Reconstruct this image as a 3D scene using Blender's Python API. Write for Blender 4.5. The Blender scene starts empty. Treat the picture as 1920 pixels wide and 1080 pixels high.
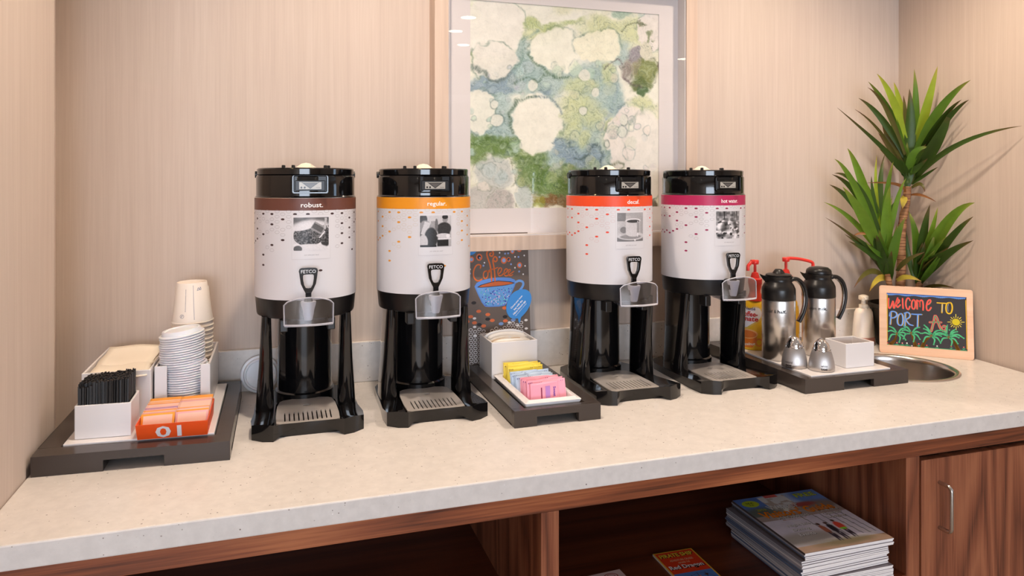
import bpy, bmesh, math, random
import numpy as np
from mathutils import Vector, Matrix
from mathutils.geometry import tessellate_polygon
random.seed(7)
PI = math.pi
R = math.radians
S = bpy.context.scene
COL = S.collection
ZC = 0.90                      # height of the counter top above the floor
CAMH = 0.51                    # camera height above the counter top

# ------------------------------------------------------------------ camera
YAW = math.atan(436 / 1350.0)
FPX, HOR = 1350.0, 340.0
cd = bpy.data.cameras.new('camera')
cd.sensor_width = 36.0
cd.lens = FPX / 1920 * 36
cd.shift_y = -(540 - HOR) / 1920
cd.clip_start = 0.02
cam = bpy.data.objects.new('camera', cd)
COL.objects.link(cam)
cam.location = (0, 0, ZC + CAMH)
cam.rotation_euler = (R(90), 0, -YAW)
S.camera = cam

# ------------------------------------------------------------------ world, lamps, exposure
S.view_settings.view_transform = 'Standard'
S.view_settings.look = 'None'
S.view_settings.gamma = 1
S.view_settings.use_curve_mapping = False
S.view_settings.exposure = 0.0

w = bpy.data.worlds.new('world')
S.world = w
w.use_nodes = True
bg = w.node_tree.nodes['Background']
bg.inputs['Color'].default_value = (0.62, 0.78, 1.0, 1)
bg.inputs['Strength'].default_value = 1.0


def area(name, loc, target, size, power, color, size_y=None):
    l = bpy.data.lights.new(name, 'AREA')
    l.energy = power
    l.color = color
    l.size = size
    if size_y:
        l.shape = 'RECTANGLE'
        l.size_y = size_y
    o = bpy.data.objects.new(name, l)
    COL.objects.link(o)
    o.location = loc
    d = Vector(target) - Vector(loc)
    o.rotation_euler = d.to_track_quat('-Z', 'Y').to_euler()
    return o


def spot(name, loc, target, power, color, angle=100, blend=0.6, radius=0.05):
    l = bpy.data.lights.new(name, 'SPOT')
    l.energy = power
    l.color = color
    l.spot_size = R(angle)
    l.spot_blend = blend
    l.shadow_soft_size = radius
    o = bpy.data.objects.new(name, l)
    COL.objects.link(o)
    o.location = loc
    d = Vector(target) - Vector(loc)
    o.rotation_euler = d.to_track_quat('-Z', 'Y').to_euler()
    return o


WARM = (1.0, 0.83, 0.67)
NEUT = (1.0, 0.90, 0.80)
# ceiling downlights: (x, y, power, colour)
CEIL = 2.55
DOWN = [(0.20, 1.25, 52, WARM), (1.34, 1.25, 54, WARM), (-0.62, 0.70, 10, WARM), (2.3, 0.70, 30, WARM)]
DOWN2 = [(1.25, -1.24), (1.27, -1.71), (1.46, -2.23), (3.57, -2.27), (3.08, -5.4), (-1.2, -1.4), (-1.2, -4.0), (0.6, -4.6)]
for (x, y, p, c) in DOWN:
    spot('downlight_lamp', (x, y, CEIL - 0.03), (x, y + 0.0, 0), p, c, 125, 0.8, 0.04)
for (x, y) in DOWN2:
    spot('room_lamp', (x, y, CEIL - 0.03), (x, y, 0), 40, NEUT, 130, 0.9, 0.05)
# two added fill spots, no fitting behind them, brightening the niche's side walls
spot('side_wall_fill', (0.45, 1.10, CEIL - 0.03), (-0.415, 1.40, 1.25), 13, WARM, 50, 1.0, 0.04)
spot('side_wall_fill', (1.15, 1.10, CEIL - 0.03), (1.92, 1.62, 1.35), 20, (1.0, 0.80, 0.58), 50, 1.0, 0.04)
# daylight through the big window of the room, right of the camera
area('window_daylight', (4.9, 0.1, 1.5), (1.0, 1.0, 1.1), 1.2, 26, (0.55, 0.75, 1.0), 1.5)
# daylight from the glazed front of the room behind the camera
area('front_daylight', (-0.7, -6.3, 1.4), (0.6, 1.5, 1.2), 3.2, 250, (0.80, 0.90, 1.05), 2.0)
# small wall-washing spots close to the wall, their glow just enters the picture at the top
for (x, p) in ((1.30, 5.0), (0.22, 3.0), (-0.30, 1.0)):
    spot('wall_washer_lamp', (x, 1.66, CEIL - 0.03), (x + 0.02, 1.87, 1.75), p, (1.0, 0.78, 0.42), 75, 1.0, 0.03)


# ------------------------------------------------------------------ helpers
def at(px, py, Y, xmax=None):
    """photo pixel -> point on the vertical plane at distance Y (or on the right hand wall)"""
    u = (px - 960) / FPX
    C, s = math.cos(YAW), math.sin(YAW)
    z = Y / (C - s * u)
    X = z * (s + C * u)
    if xmax is not None and X > xmax:
        z = xmax / (s + C * u)
        X = xmax
        Y = z * (C - s * u)
    return Vector((X, Y, ZC + CAMH - (py - HOR) / FPX * z))


def lin(c):
    return tuple(((v / 255.0 + 0.055) / 1.055) ** 2.4 if v / 255.0 > 0.04045 else v / 255.0 / 12.92 for v in c)


def empty(name, label, cat, loc=(0, 0, 0), rz=0, group=None):
    o = bpy.data.objects.new(name, None)
    COL.objects.link(o)
    o.empty_display_size = 0.05
    o.location = loc
    o.rotation_euler = (0, 0, rz)
    return tag(o, label, cat, group)


def tag(o, label=None, cat=None, group=None, kind=None):
    if label: o['label'] = label
    if cat: o['category'] = cat
    if group: o['group'] = group
    if kind: o['kind'] = kind
    return o


def link(name, me, mat=None, parent=None, loc=None, rot=None, smooth=None, bevel=0):
    if isinstance(me, bmesh.types.BMesh):
        bm = me
        me = bpy.data.meshes.new(name)
        bm.to_mesh(me)
        bm.free()
    o = bpy.data.objects.new(name, me)
    COL.objects.link(o)
    if mat is not None:
        for m in (mat if isinstance(mat, (list, tuple)) else [mat]):
            me.materials.append(m)
    if parent: o.parent = parent
    if loc is not None: o.location = loc
    if rot is not None: o.rotation_euler = rot
    if smooth:
        for p in me.polygons: p.use_smooth = True
        me.set_sharp_from_angle(angle=R(smooth))
    if bevel:
        b = o.modifiers.new('bevel', 'BEVEL')
        b.width = bevel
        b.segments = 2
        b.limit_method = 'ANGLE'
        b.angle_limit = R(35)
    return o


def BM():
    return bmesh.new()


def box(bm, x0, x1, y0, y1, z0, z1, mi=0, M=None):
    vs = [bm.verts.new((x, y, z)) for z in (z0, z1) for (x, y) in ((x0, y0), (x1, y0), (x1, y1), (x0, y1))]
    if M is not None:
        for v in vs: v.co = M @ v.co
    for f in ((3, 2, 1, 0), (4, 5, 6, 7), (0, 1, 5, 4), (1, 2, 6, 5), (2, 3, 7, 6), (3, 0, 4, 7)):
        fa = bm.faces.new([vs[i] for i in f])
        fa.material_index = mi
    return vs


def boxo(name, b, mat, parent=None, bevel=0, **k):
    bm = BM()
    box(bm, *b)
    return link(name, bm, mat, parent, bevel=bevel, **k)


def plate(bm, loops, z0, z1, mi=0, M=None):
    """flat plate with holes; loops[0] outline, others holes"""
    pts = [p for l in loops for p in l]
    tris = tessellate_polygon([[Vector((p[0], p[1], 0)) for p in l] for l in loops])
    lo = [bm.verts.new((p[0], p[1], z0)) for p in pts]
    hi = [bm.verts.new((p[0], p[1], z1)) for p in pts]
    for t in tris:
        try:
            f = bm.faces.new([hi[i] for i in t]); f.material_index = mi
            f = bm.faces.new([lo[i] for i in reversed(t)]); f.material_index = mi
        except ValueError:
            pass
    k = 0
    for l in loops:
        n = len(l)
        for i in range(n):
            a, b = k + i, k + (i + 1) % n
            f = bm.faces.new((lo[a], lo[b], hi[b], hi[a])); f.material_index = mi
        k += n
    if M is not None:
        for v in lo + hi: v.co = M @ v.co
    bmesh.ops.recalc_face_normals(bm, faces=bm.faces)


def circ(cx, cy, rx, ry=None, n=24, a0=0, a1=2 * PI):
    ry = rx if ry is None else ry
    full = abs(a1 - a0 - 2 * PI) < 1e-6
    m = n if full else n - 1
    return [(cx + rx * math.cos(a0 + (a1 - a0) * i / m), cy + ry * math.sin(a0 + (a1 - a0) * i / m)) for i in range(n)]


def rrect(x0, x1, y0, y1, r, n=4):
    o = []
    for (cx, cy, a) in ((x1 - r, y0 + r, -PI / 2), (x1 - r, y1 - r, 0), (x0 + r, y1 - r, PI / 2), (x0 + r, y0 + r, PI)):
        o += circ(cx, cy, r, n=n, a0=a, a1=a + PI / 2)
    return o


def lathe(bm, prof, n=32, mi=0, c=(0, 0, 0), sx=1, sy=1, M=None):
    rings = []
    for (r, z) in prof:
        if r < 1e-6:
            rings.append([bm.verts.new((c[0], c[1], c[2] + z))])
        else:
            rings.append([bm.verts.new((c[0] + sx * r * math.cos(2 * PI * i / n), c[1] + sy * r * math.sin(2 * PI * i / n), c[2] + z)) for i in range(n)])
    if M is not None:
        for g in rings:
            for v in g: v.co = M @ v.co
    for a, b in zip(rings, rings[1:]):
        for i in range(n):
            j = (i + 1) % n
            if len(a) == 1 and len(b) == 1: continue
            if len(a) == 1: f = bm.faces.new((a[0], b[j], b[i]))
            elif len(b) == 1: f = bm.faces.new((a[i], a[j], b[0]))
            else: f = bm.faces.new((a[i], a[j], b[j], b[i]))
            f.material_index = mi


def frame_along(pts):
    out = []
    n = len(pts)
    up = None
    for i in range(n):
        t = (pts[min(i + 1, n - 1)] - pts[max(i - 1, 0)]).normalized()
        if up is None:
            up = Vector((0, 0, 1)) if abs(t.z) < 0.9 else Vector((0, 1, 0))
        s = t.cross(up).normalized()
        up = s.cross(t).normalized()
        out.append((t, s, up))
    return out


def tube(bm, pts, rad, n=10, mi=0, flat=1.0, cap=True):
    pts = [Vector(p) for p in pts]
    fr = frame_along(pts)
    rings = []
    for i, (p, (t, s, u)) in enumerate(zip(pts, fr)):
        r = rad[i] if isinstance(rad, (list, tuple)) else rad
        rings.append([bm.verts.new(p + s * (r * math.cos(2 * PI * k / n)) + u * (r * flat * math.sin(2 * PI * k / n))) for k in range(n)])
    for a, b in zip(rings, rings[1:]):
        for k in range(n):
            f = bm.faces.new((a[k], a[(k + 1) % n], b[(k + 1) % n], b[k]))
            f.material_index = mi
    if cap:
        f = bm.faces.new(list(reversed(rings[0]))); f.material_index = mi
        f = bm.faces.new(rings[-1]); f.material_index = mi


def bez(pts, n=12):
    """Catmull-Rom through points"""
    P = [Vector(p) for p in pts]
    P = [2 * P[0] - P[1]] + P + [2 * P[-1] - P[-2]]
    out = []
    for i in range(1, len(P) - 2):
        for k in range(n):
            t = k / n
            a, b, c, d = P[i - 1], P[i], P[i + 1], P[i + 2]
            out.append(0.5 * ((2 * b) + (c - a) * t + (2 * a - 5 * b + 4 * c - d) * t * t + (3 * b - a - 3 * c + d) * t ** 3))
    out.append(P[-2])
    return out


def open_box(x0, x1, y0, y1, z0, z1, t=0.004, floor=0.004):
    bm = BM()
    o = [(x0, y0), (x1, y0), (x1, y1), (x0, y1)]
    i_ = [(x0 + t, y0 + t), (x1 - t, y0 + t), (x1 - t, y1 - t), (x0 + t, y1 - t)]
    A = [bm.verts.new((x, y, z0)) for x, y in o]
    B = [bm.verts.new((x, y, z1)) for x, y in o]
    C = [bm.verts.new((x, y, z1)) for x, y in i_]
    D = [bm.verts.new((x, y, z0 + floor)) for x, y in i_]
    for k in range(4):
        l = (k + 1) % 4
        bm.faces.new((A[k], A[l], B[l], B[k]))
        bm.faces.new((B[k], B[l], C[l], C[k]))
        bm.faces.new((C[k], C[l], D[l], D[k]))
    bm.faces.new(list(reversed(A)))
    bm.faces.new(D)
    return bm


def dup(o, loc=None, rot=None, label=None, parent=None, name=None):
    c = o.copy()
    COL.objects.link(c)
    if parent is not None: c.parent = parent
    if loc is not None: c.location = loc
    if rot is not None: c.rotation_euler = rot
    if label: c['label'] = label
    return c


def dup_tree(o, loc=None, rot=None, label=None):
    c = dup(o, loc, rot, label)
    for ch in list(o.children):
        d = dup(ch, parent=c)
        for g in list(ch.children): dup(g, parent=d)
    return c


# ------------------------------------------------------------------ materials
MATS = {}


def mat(name, rgb=(200, 200, 200), rough=0.5, metal=0.0, spec=0.5, coat=0.0, trans=0.0, ior=1.45, sub=0.0, linear=False):
    m = bpy.data.materials.new(name)
    m.use_nodes = True
    b = m.node_tree.nodes['Principled BSDF']
    c = rgb if linear else lin(rgb)
    b.inputs['Base Color'].default_value = (*c, 1)
    b.inputs['Roughness'].default_value = rough
    b.inputs['Metallic'].default_value = metal
    b.inputs['Specular IOR Level'].default_value = spec
    b.inputs['Coat Weight'].default_value = coat
    b.inputs['Coat Roughness'].default_value = 0.05
    b.inputs['Transmission Weight'].default_value = trans
    b.inputs['IOR'].default_value = ior
    if sub:
        b.inputs['Subsurface Weight'].default_value = sub
        b.inputs['Subsurface Scale'].default_value = 0.01
    MATS[name] = m
    return m


def nd(m, t, **k):
    n = m.node_tree.nodes.new(t)
    for a, v in k.items(): setattr(n, a, v)
    return n


def wire(m, a, ao, b, bi):
    m.node_tree.links.new(a.outputs[ao], b.inputs[bi])


def noise_node(m, scale3, scale, detail=3, rough=0.5, space='Object'):
    tc = nd(m, 'ShaderNodeTexCoord')
    mp = nd(m, 'ShaderNodeMapping')
    mp.inputs['Scale'].default_value = scale3
    n = nd(m, 'ShaderNodeTexNoise')
    n.inputs['Scale'].default_value = scale
    n.inputs['Detail'].default_value = detail
    n.inputs['Roughness'].default_value = rough
    wire(m, tc, space, mp, 'Vector')
    wire(m, mp, 'Vector', n, 'Vector')
    return n


def ramp(m, stops, src, out=0):
    r = nd(m, 'ShaderNodeValToRGB')
    el = r.color_ramp.elements
    while len(el) < len(stops): el.new(0.5)
    for e, (p, c) in zip(el, stops):
        e.position = p
        e.color = (*c, 1)
    wire(m, src, out, r, 'Fac')
    return r


def bump(m, src, out, strength, dist=0.001):
    b = nd(m, 'ShaderNodeBump')
    b.inputs['Strength'].default_value = strength
    b.inputs['Distance'].default_value = dist
    wire(m, src, out, b, 'Height')
    wire(m, b, 'Normal', m.node_tree.nodes['Principled BSDF'], 'Normal')


def wallpaper():
    m = mat('wallpaper', (205, 190, 178), 0.72, spec=0.25)
    b = m.node_tree.nodes['Principled BSDF']
    n1 = noise_node(m, (260, 260, 5), 1.0, 3, 0.6)
    n2 = noise_node(m, (60, 60, 1.6), 1.0, 4, 0.6)
    mix = nd(m, 'ShaderNodeMath', operation='ADD')
    wire(m, n1, 'Fac', mix, 0)
    wire(m, n2, 'Fac', mix, 1)
    half = nd(m, 'ShaderNodeMath', operation='MULTIPLY')
    half.inputs[1].default_value = 0.5
    wire(m, mix, 0, half, 0)
    r = ramp(m, [(0.22, lin((194, 176, 164))), (0.5, lin((204, 187, 174))), (0.78, lin((213, 197, 185)))], half)
    wire(m, r, 'Color', b, 'Base Color')
    bump(m, half, 0, 0.12, 0.0005)
    return m


def quartz():
    m = mat('quartz', (232, 222, 212), 0.30, spec=0.5)
    b = m.node_tree.nodes['Principled BSDF']
    tc = nd(m, 'ShaderNodeTexCoord')
    v = nd(m, 'ShaderNodeTexVoronoi')
    v.inputs['Scale'].default_value = 210
    wire(m, tc, 'Object', v, 'Vector')
    sep = nd(m, 'ShaderNodeSeparateColor')
    wire(m, v, 'Color', sep, 'Color')
    # one cell in nine is a speck, its size set by the same random number
    rare = nd(m, 'ShaderNodeMath', operation='GREATER_THAN'); rare.inputs[1].default_value = 0.84
    wire(m, sep, 'Red', rare, 0)
    rad = nd(m, 'ShaderNodeMath', operation='MULTIPLY'); rad.inputs[1].default_value = 0.32
    wire(m, sep, 'Green', rad, 0)
    near = nd(m, 'ShaderNodeMath', operation='LESS_THAN')
    wire(m, v, 'Distance', near, 0)
    wire(m, rad, 0, near, 1)
    both = nd(m, 'ShaderNodeMath', operation='MULTIPLY')
    wire(m, rare, 0, both, 0)
    wire(m, near, 0, both, 1)
    n = noise_node(m, (1, 1, 1), 55, 4, 0.6)
    base = ramp(m, [(0.35, lin((220, 213, 207))), (0.65, lin((229, 222, 216)))], n)
    speck = ramp(m, [(0.0, lin((128, 114, 106))), (0.6, lin((182, 170, 162))), (1.0, lin((245, 240, 236)))], sep, 'Blue')
    mx = nd(m, 'ShaderNodeMix', data_type='RGBA')
    wire(m, both, 0, mx, 'Factor')
    m.node_tree.links.new(base.outputs['Color'], mx.inputs[6])
    m.node_tree.links.new(speck.outputs['Color'], mx.inputs[7])
    m.node_tree.links.new(mx.outputs[2], b.inputs['Base Color'])
    return m


def wood(name, axis, dark, mid, light, rough=0.35, rings=18):
    m = mat(name, mid, rough, spec=0.5)
    b = m.node_tree.nodes['Principled BSDF']
    sc = [1.0, 1.0, 1.0]
    sc[axis] = 0.09
    tc = nd(m, 'ShaderNodeTexCoord')
    mp = nd(m, 'ShaderNodeMapping')
    mp.inputs['Scale'].default_value = sc
    wire(m, tc, 'Object', mp, 'Vector')
    n0 = nd(m, 'ShaderNodeTexNoise')
    n0.inputs['Scale'].default_value = 5.0
    n0.inputs['Detail'].default_value = 2
    wire(m, mp, 'Vector', n0, 'Vector')
    mul = nd(m, 'ShaderNodeMath', operation='MULTIPLY'); mul.inputs[1].default_value = rings
    wire(m, n0, 'Fac', mul, 0)
    fr = nd(m, 'ShaderNodeMath', operation='PINGPONG'); fr.inputs[1].default_value = 1.0
    wire(m, mul, 0, fr, 0)
    sc2 = [260, 260, 260]
    sc2[axis] = 6
    n1 = noise_node(m, sc2, 1.0, 3, 0.6)
    a = nd(m, 'ShaderNodeMath', operation='MULTIPLY'); a.inputs[1].default_value = 0.45
    wire(m, fr, 0, a, 0)
    c = nd(m, 'ShaderNodeMath', operation='MULTIPLY_ADD'); c.inputs[1].default_value = 0.75
    wire(m, n1, 'Fac', c, 0)
    wire(m, a, 0, c, 2)
    r = ramp(m, [(0.22, lin(dark)), (0.55, lin(mid)), (0.85, lin(light))], c)
    wire(m, r, 'Color', b, 'Base Color')
    bump(m, n1, 'Fac', 0.15, 0.0004)
    return m


def attr_mat(name, rough=0.45, spec=0.4, coat=0.0):
    m = mat(name, (255, 255, 255), rough, spec=spec, coat=coat)
    a = nd(m, 'ShaderNodeAttribute')
    a.attribute_name = 'Col'
    wire(m, a, 'Color', m.node_tree.nodes['Principled BSDF'], 'Base Color')
    return m


def brushed(name, rgb, rough=0.25, axis=0):
    m = mat(name, rgb, rough, metal=1.0)
    b = m.node_tree.nodes['Principled BSDF']
    b.inputs['Anisotropic'].default_value = 0.75
    tg = nd(m, 'ShaderNodeTangent', direction_type='RADIAL', axis='Z')
    wire(m, tg, 'Tangent', b, 'Tangent')
    return m


PAPER = wallpaper()
QUARTZ = quartz()
WOOD_H = wood('walnut_horizontal', 0, (74, 38, 24), (140, 76, 46), (176, 106, 66))
WOOD_V = wood('walnut_vertical', 2, (72, 38, 26), (130, 74, 50), (158, 98, 68), rings=26)
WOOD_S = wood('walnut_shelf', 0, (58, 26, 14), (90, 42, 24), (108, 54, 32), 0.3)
CEILM = mat('ceiling_paint', (228, 222, 214), 0.9)
ROOMW = mat('room_paint', (196, 178, 160), 0.9)
FLOORM = mat('floor_tile', (150, 132, 116), 0.5)
n_ = noise_node(FLOORM, (1, 1, 1), 6, 5)
wire(FLOORM, ramp(FLOORM, [(0.3, lin((132, 116, 102))), (0.7, lin((165, 148, 130)))], n_), 'Color', FLOORM.node_tree.nodes['Principled BSDF'], 'Base Color')
BLACK = mat('gloss_black_plastic', (14, 13, 14), 0.09, spec=0.5, coat=0.3)
BLACKM = mat('satin_black_plastic', (24, 22, 22), 0.32, spec=0.5)
BLACKR = mat('matt_black_plastic', (30, 28, 28), 0.5)
STEEL = brushed('brushed_steel', (205, 200, 195), 0.24)
MATTST = brushed('matt_steel', (196, 190, 186), 0.42)
CHROME = mat('chrome', (225, 225, 228), 0.07, metal=1.0)
SATIN = mat('satin_steel', (190, 186, 182), 0.22, metal=1.0)
GREYPL = mat('grey_plastic', (176, 170, 166), 0.28)
TRAYM = mat('dark_tray_lacquer', (66, 58, 54), 0.26, spec=0.5)
WHITEP = mat('white_melamine', (232, 228, 228), 0.25, spec=0.5)
WHITEL = mat('white_plastic_lid', (236, 235, 240), 0.35, spec=0.4, sub=0.1)
PAPERC = mat('white_cup_paper', (240, 228, 216), 0.5)
NAPK = mat('napkin_paper', (246, 234, 216), 0.85)


def thin_glass(name, tint, ior, rough, extra=0.0):
    """clear thin sheet: light passes, the surface mirrors by its Fresnel factor"""
    m = mat(name, (250, 250, 252), rough)
    nt = m.node_tree
    out = [n for n in nt.nodes if n.type == 'OUTPUT_MATERIAL'][0]
    tr = nd(m, 'ShaderNodeBsdfTransparent'); tr.inputs['Color'].default_value = (*tint, 1)
    gl = nd(m, 'ShaderNodeBsdfGlossy'); gl.inputs['Roughness'].default_value = rough
    lw = nd(m, 'ShaderNodeLayerWeight')
    pw = nd(m, 'ShaderNodeMath', operation='POWER'); pw.inputs[1].default_value = 5
    wire(m, lw, 'Facing', pw, 0)
    f0 = ((ior - 1) / (ior + 1)) ** 2 + extra
    ad = nd(m, 'ShaderNodeMath', operation='MULTIPLY_ADD'); ad.inputs[1].default_value = 1 - f0; ad.inputs[2].default_value = f0
    wire(m, pw, 0, ad, 0)
    mx = nd(m, 'ShaderNodeMixShader')
    wire(m, ad, 0, mx, 'Fac'); wire(m, tr, 'BSDF', mx, 1); wire(m, gl, 'BSDF', mx, 2); wire(m, mx, 'Shader', out, 'Surface')
    return m


CLEAR = thin_glass('clear_acrylic', (0.86, 0.88, 0.94), 1.6, 0.06, 0.11)
EDGE = mat('acrylic_edge_glint', (214, 212, 220), 0.15, trans=0.45)  # pale colour paints the glint along the clear guard's edges
GLASS = thin_glass('picture_glass', (0.99, 0.99, 0.99), 1.5, 0.0)
FROST = mat('frosted_plastic', (232, 228, 228), 0.35, trans=0.25)
IVORY = mat('ivory_plastic', (236, 222, 202), 0.35)
RED = mat('red_pump_plastic', (235, 62, 52), 0.3, sub=0.05)
FRAMEF = mat('pale_wood_frame', (208, 184, 166), 0.45)
n_ = noise_node(FRAMEF, (60, 60, 3), 1.0, 4)
wire(FRAMEF, ramp(FRAMEF, [(0.3, lin((196, 172, 154))), (0.7, lin((216, 194, 176)))], n_), 'Color', FRAMEF.node_tree.nodes['Principled BSDF'], 'Base Color')
MATB = mat('white_mat_board', (226, 218, 216), 0.8)
PINE = mat('pale_pine', (232, 190, 158), 0.5)
n_ = noise_node(PINE, (4, 60, 60), 1.0, 4)
wire(PINE, ramp(PINE, [(0.3, lin((224, 178, 144))), (0.7, lin((238, 200, 170)))], n_), 'Color', PINE.node_tree.nodes['Principled BSDF'], 'Base Color')
PRINT = attr_mat('printed_ink', 0.4, 0.4)
PRINTG = attr_mat('gloss_print', 0.22, 0.5)
ARTM = attr_mat('ink_painting', 0.6, 0.2)
EMIT = bpy.data.materials.new('lamp_glow')
EMIT.use_nodes = True
b_ = EMIT.node_tree.nodes['Principled BSDF']
b_.inputs['Emission Color'].default_value = (1, 0.86, 0.66, 1)
b_.inputs['Emission Strength'].default_value = 14


# ------------------------------------------------------------------ flat print
_TXT = {}


def text_mesh(body, bold=0.0, shear=0.0, spacing=1.0):
    key = (body, bold, shear, spacing)
    if key in _TXT: return _TXT[key]
    cu = bpy.data.curves.new('t', 'FONT')
    cu.body = body
    cu.offset = bold
    cu.shear = shear
    cu.space_character = spacing
    cu.resolution_u = 2
    ob = bpy.data.objects.new('t', cu)
    COL.objects.link(ob)
    dg = bpy.context.evaluated_depsgraph_get()
    me = bpy.data.meshes.new_from_object(ob.evaluated_get(dg))
    vs = [(v.co.x, v.co.y) for v in me.vertices]
    fs = [tuple(p.vertices) for p in me.polygons]
    bpy.data.objects.remove(ob)
    bpy.data.curves.remove(cu)
    bpy.data.meshes.remove(me)
    xs = [v[0] for v in vs]
    ys = [v[1] for v in vs]
    _TXT[key] = (vs, fs, min(xs), max(xs), min(ys), max(ys))
    return _TXT[key]


class Print:
    def __init__(s):
        s.v, s.f, s.c = [], [], []

    def add(s, pts, faces, col, layer):
        k = len(s.v)
        s.v += [(p[0], p[1], layer) for p in pts]
        for f in faces:
            s.f.append([k + i for i in f])
            s.c.append(col)

    def poly(s, pts, col, layer=1):
        t = tessellate_polygon([[Vector((p[0], p[1], 0)) for p in pts]])
        s.add(pts, t, lin(col), layer)

    def rect(s, x0, x1, y0, y1, col, layer=1, nx=1):
        xs = [x0 + (x1 - x0) * i / nx for i in range(nx + 1)]
        pts = [(x, y0) for x in xs] + [(x, y1) for x in xs]
        s.add(pts, [(i, i + 1, nx + 2 + i, nx + 1 + i) for i in range(nx)], lin(col), layer)

    def ell(s, cx, cy, rx, ry, col, layer=1, n=12, rot=0):
        c, d = math.cos(rot), math.sin(rot)
        pts = [(cx, cy)]
        for i in range(n):
            a = 2 * PI * i / n
            x, y = rx * math.cos(a), ry * math.sin(a)
            pts.append((cx + x * c - y * d, cy + x * d + y * c))
        s.add(pts, [(0, 1 + i, 1 + (i + 1) % n) for i in range(n)], lin(col), layer)

    def ring(s, cx, cy, rx, ry, wd, col, layer=1, n=12):
        pts = [(cx + (rx + q) * math.cos(2 * PI * i / n), cy + (ry + q) * math.sin(2 * PI * i / n)) for q in (0, -wd) for i in range(n)]
        s.add(pts, [(i, (i + 1) % n, n + (i + 1) % n, n + i) for i in range(n)], lin(col), layer)

    def stroke(s, pts, wd, col, layer=1, smooth=True, caps=True, taper=False):
        P = [Vector((p[0], p[1], 0)) for p in pts]
        if smooth and len(P) > 2: P = bez(P, 4)
        n = len(P)
        L, Rr = [], []
        for i in range(n):
            t = P[min(i + 1, n - 1)] - P[max(i - 1, 0)]
            if t.length < 1e-9: t = Vector((1, 0, 0))
            t.normalize()
            h = wd / 2 * (1 if not taper else 0.35 + 0.65 * math.sin(PI * (0.15 + 0.8 * i / max(1, n - 1))))
            L.append((P[i].x - t.y * h, P[i].y + t.x * h))
            Rr.append((P[i].x + t.y * h, P[i].y - t.x * h))
        s.add(L + Rr, [(i, n + i, n + i + 1, i + 1) for i in range(n - 1)], lin(col), layer)
        if caps:
            s.ell(P[0].x, P[0].y, wd / 2, wd / 2, col, layer, 8)
            s.ell(P[-1].x, P[-1].y, wd / 2, wd / 2, col, layer, 8)

    def text(s, body, cx, cy, h, col, layer=2, bold=0.0, shear=0.0, width=None, align='C', rot=0, ref=None):
        """h = height of the text box of the letters given"""
        vs, fs, x0, x1, y0, y1 = text_mesh(body, bold, shear)
        ty0, ty1 = y0, y1
        k = h / (ty1 - ty0)
        kx = k if width is None else width / (x1 - x0)
        ox = {'C': (x0 + x1) / 2, 'L': x0, 'R': x1}[align]
        c, d = math.cos(rot), math.sin(rot)
        pts = []
        for x, y in vs:
            X, Y = (x - ox) * kx, (y - (ty0 + ty1) / 2) * k
            pts.append((cx + X * c - Y * d, cy + X * d + Y * c))
        s.add(pts, fs, lin(col), layer)

    def build(s, name, fn, material, parent=None, step=None, lay=8e-5, **k):
        bm = BM()
        cl = bm.loops.layers.float_color.new('Col')
        vs = [bm.verts.new(v) for v in s.v]
        for f, c in zip(s.f, s.c):
            try:
                fa = bm.faces.new([vs[i] for i in f])
            except ValueError:
                continue
            if fa.calc_area() > 0 and fa.normal.z < 0: pass
            for l in fa.loops: l[cl] = (*c, 1)
        for fa in bm.faces:
            fa.normal_update()
            if fa.normal.z < 0: fa.normal_flip()
        if step:
            us = [v.co.x for v in bm.verts]
            u = math.floor(min(us) / step) * step + step
            while u < max(us):
                bmesh.ops.bisect_plane(bm, geom=bm.verts[:] + bm.edges[:] + bm.faces[:], plane_co=(u, 0, 0), plane_no=(1, 0, 0), dist=1e-7)
                u += step
        for v in bm.verts:
            v.co = fn(v.co.x, v.co.y, v.co.z * lay)
        return link(name, bm, material, parent, **k)


def raster(name, arr, fn, material, parent=None, **k):
    """arr[h,w,3] linear colours on a grid of points; row 0 is the top; fn(s,t) with s,t in 0..1"""
    h, w_ = arr.shape[:2]
    me = bpy.data.meshes.new(name)
    vs = [fn(j / (w_ - 1), 1 - i / (h - 1)) for i in range(h) for j in range(w_)]
    fs = [(i * w_ + j, (i + 1) * w_ + j, (i + 1) * w_ + j + 1, i * w_ + j + 1) for i in range(h - 1) for j in range(w_ - 1)]
    me.from_pydata([tuple(v) for v in vs], [], fs)
    a = me.color_attributes.new('Col', 'FLOAT_COLOR', 'POINT')
    rgba = np.ones((h * w_, 4), dtype=np.float32)
    rgba[:, :3] = arr.reshape(-1, 3)
    a.data.foreach_set('color', rgba.ravel())
    return link(name, me, material, parent, **k)


def linarr(a):
    a = np.clip(a / 255.0, 0, 1)
    return np.where(a > 0.04045, ((a + 0.055) / 1.055) ** 2.4, a / 12.92)


def vnoise(x, y, seed=0):
    """smooth value noise for numpy arrays"""
    xi, yi = np.floor(x).astype(int), np.floor(y).astype(int)
    fx, fy = x - xi, y - yi
    fx, fy = fx * fx * (3 - 2 * fx), fy * fy * (3 - 2 * fy)

    def h(a, b):
        n = (a * 374761393 + b * 668265263 + seed * 1442695041) & 0x7fffffff
        n = ((n ^ (n >> 13)) * 1274126177) & 0x7fffffff
        return ((n ^ (n >> 16)) & 0xffff) / 65535.0
    return (h(xi, yi) * (1 - fx) + h(xi + 1, yi) * fx) * (1 - fy) + (h(xi, yi + 1) * (1 - fx) + h(xi + 1, yi + 1) * fx) * fy


def fbm(x, y, seed=0, o=4):
    t, a, s = 0, 0.5, 0
    for k in range(o):
        t = t + a * vnoise(x * 2 ** k, y * 2 ** k, seed + k)
        s += a
        a *= 0.5
    return t / s


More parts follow.
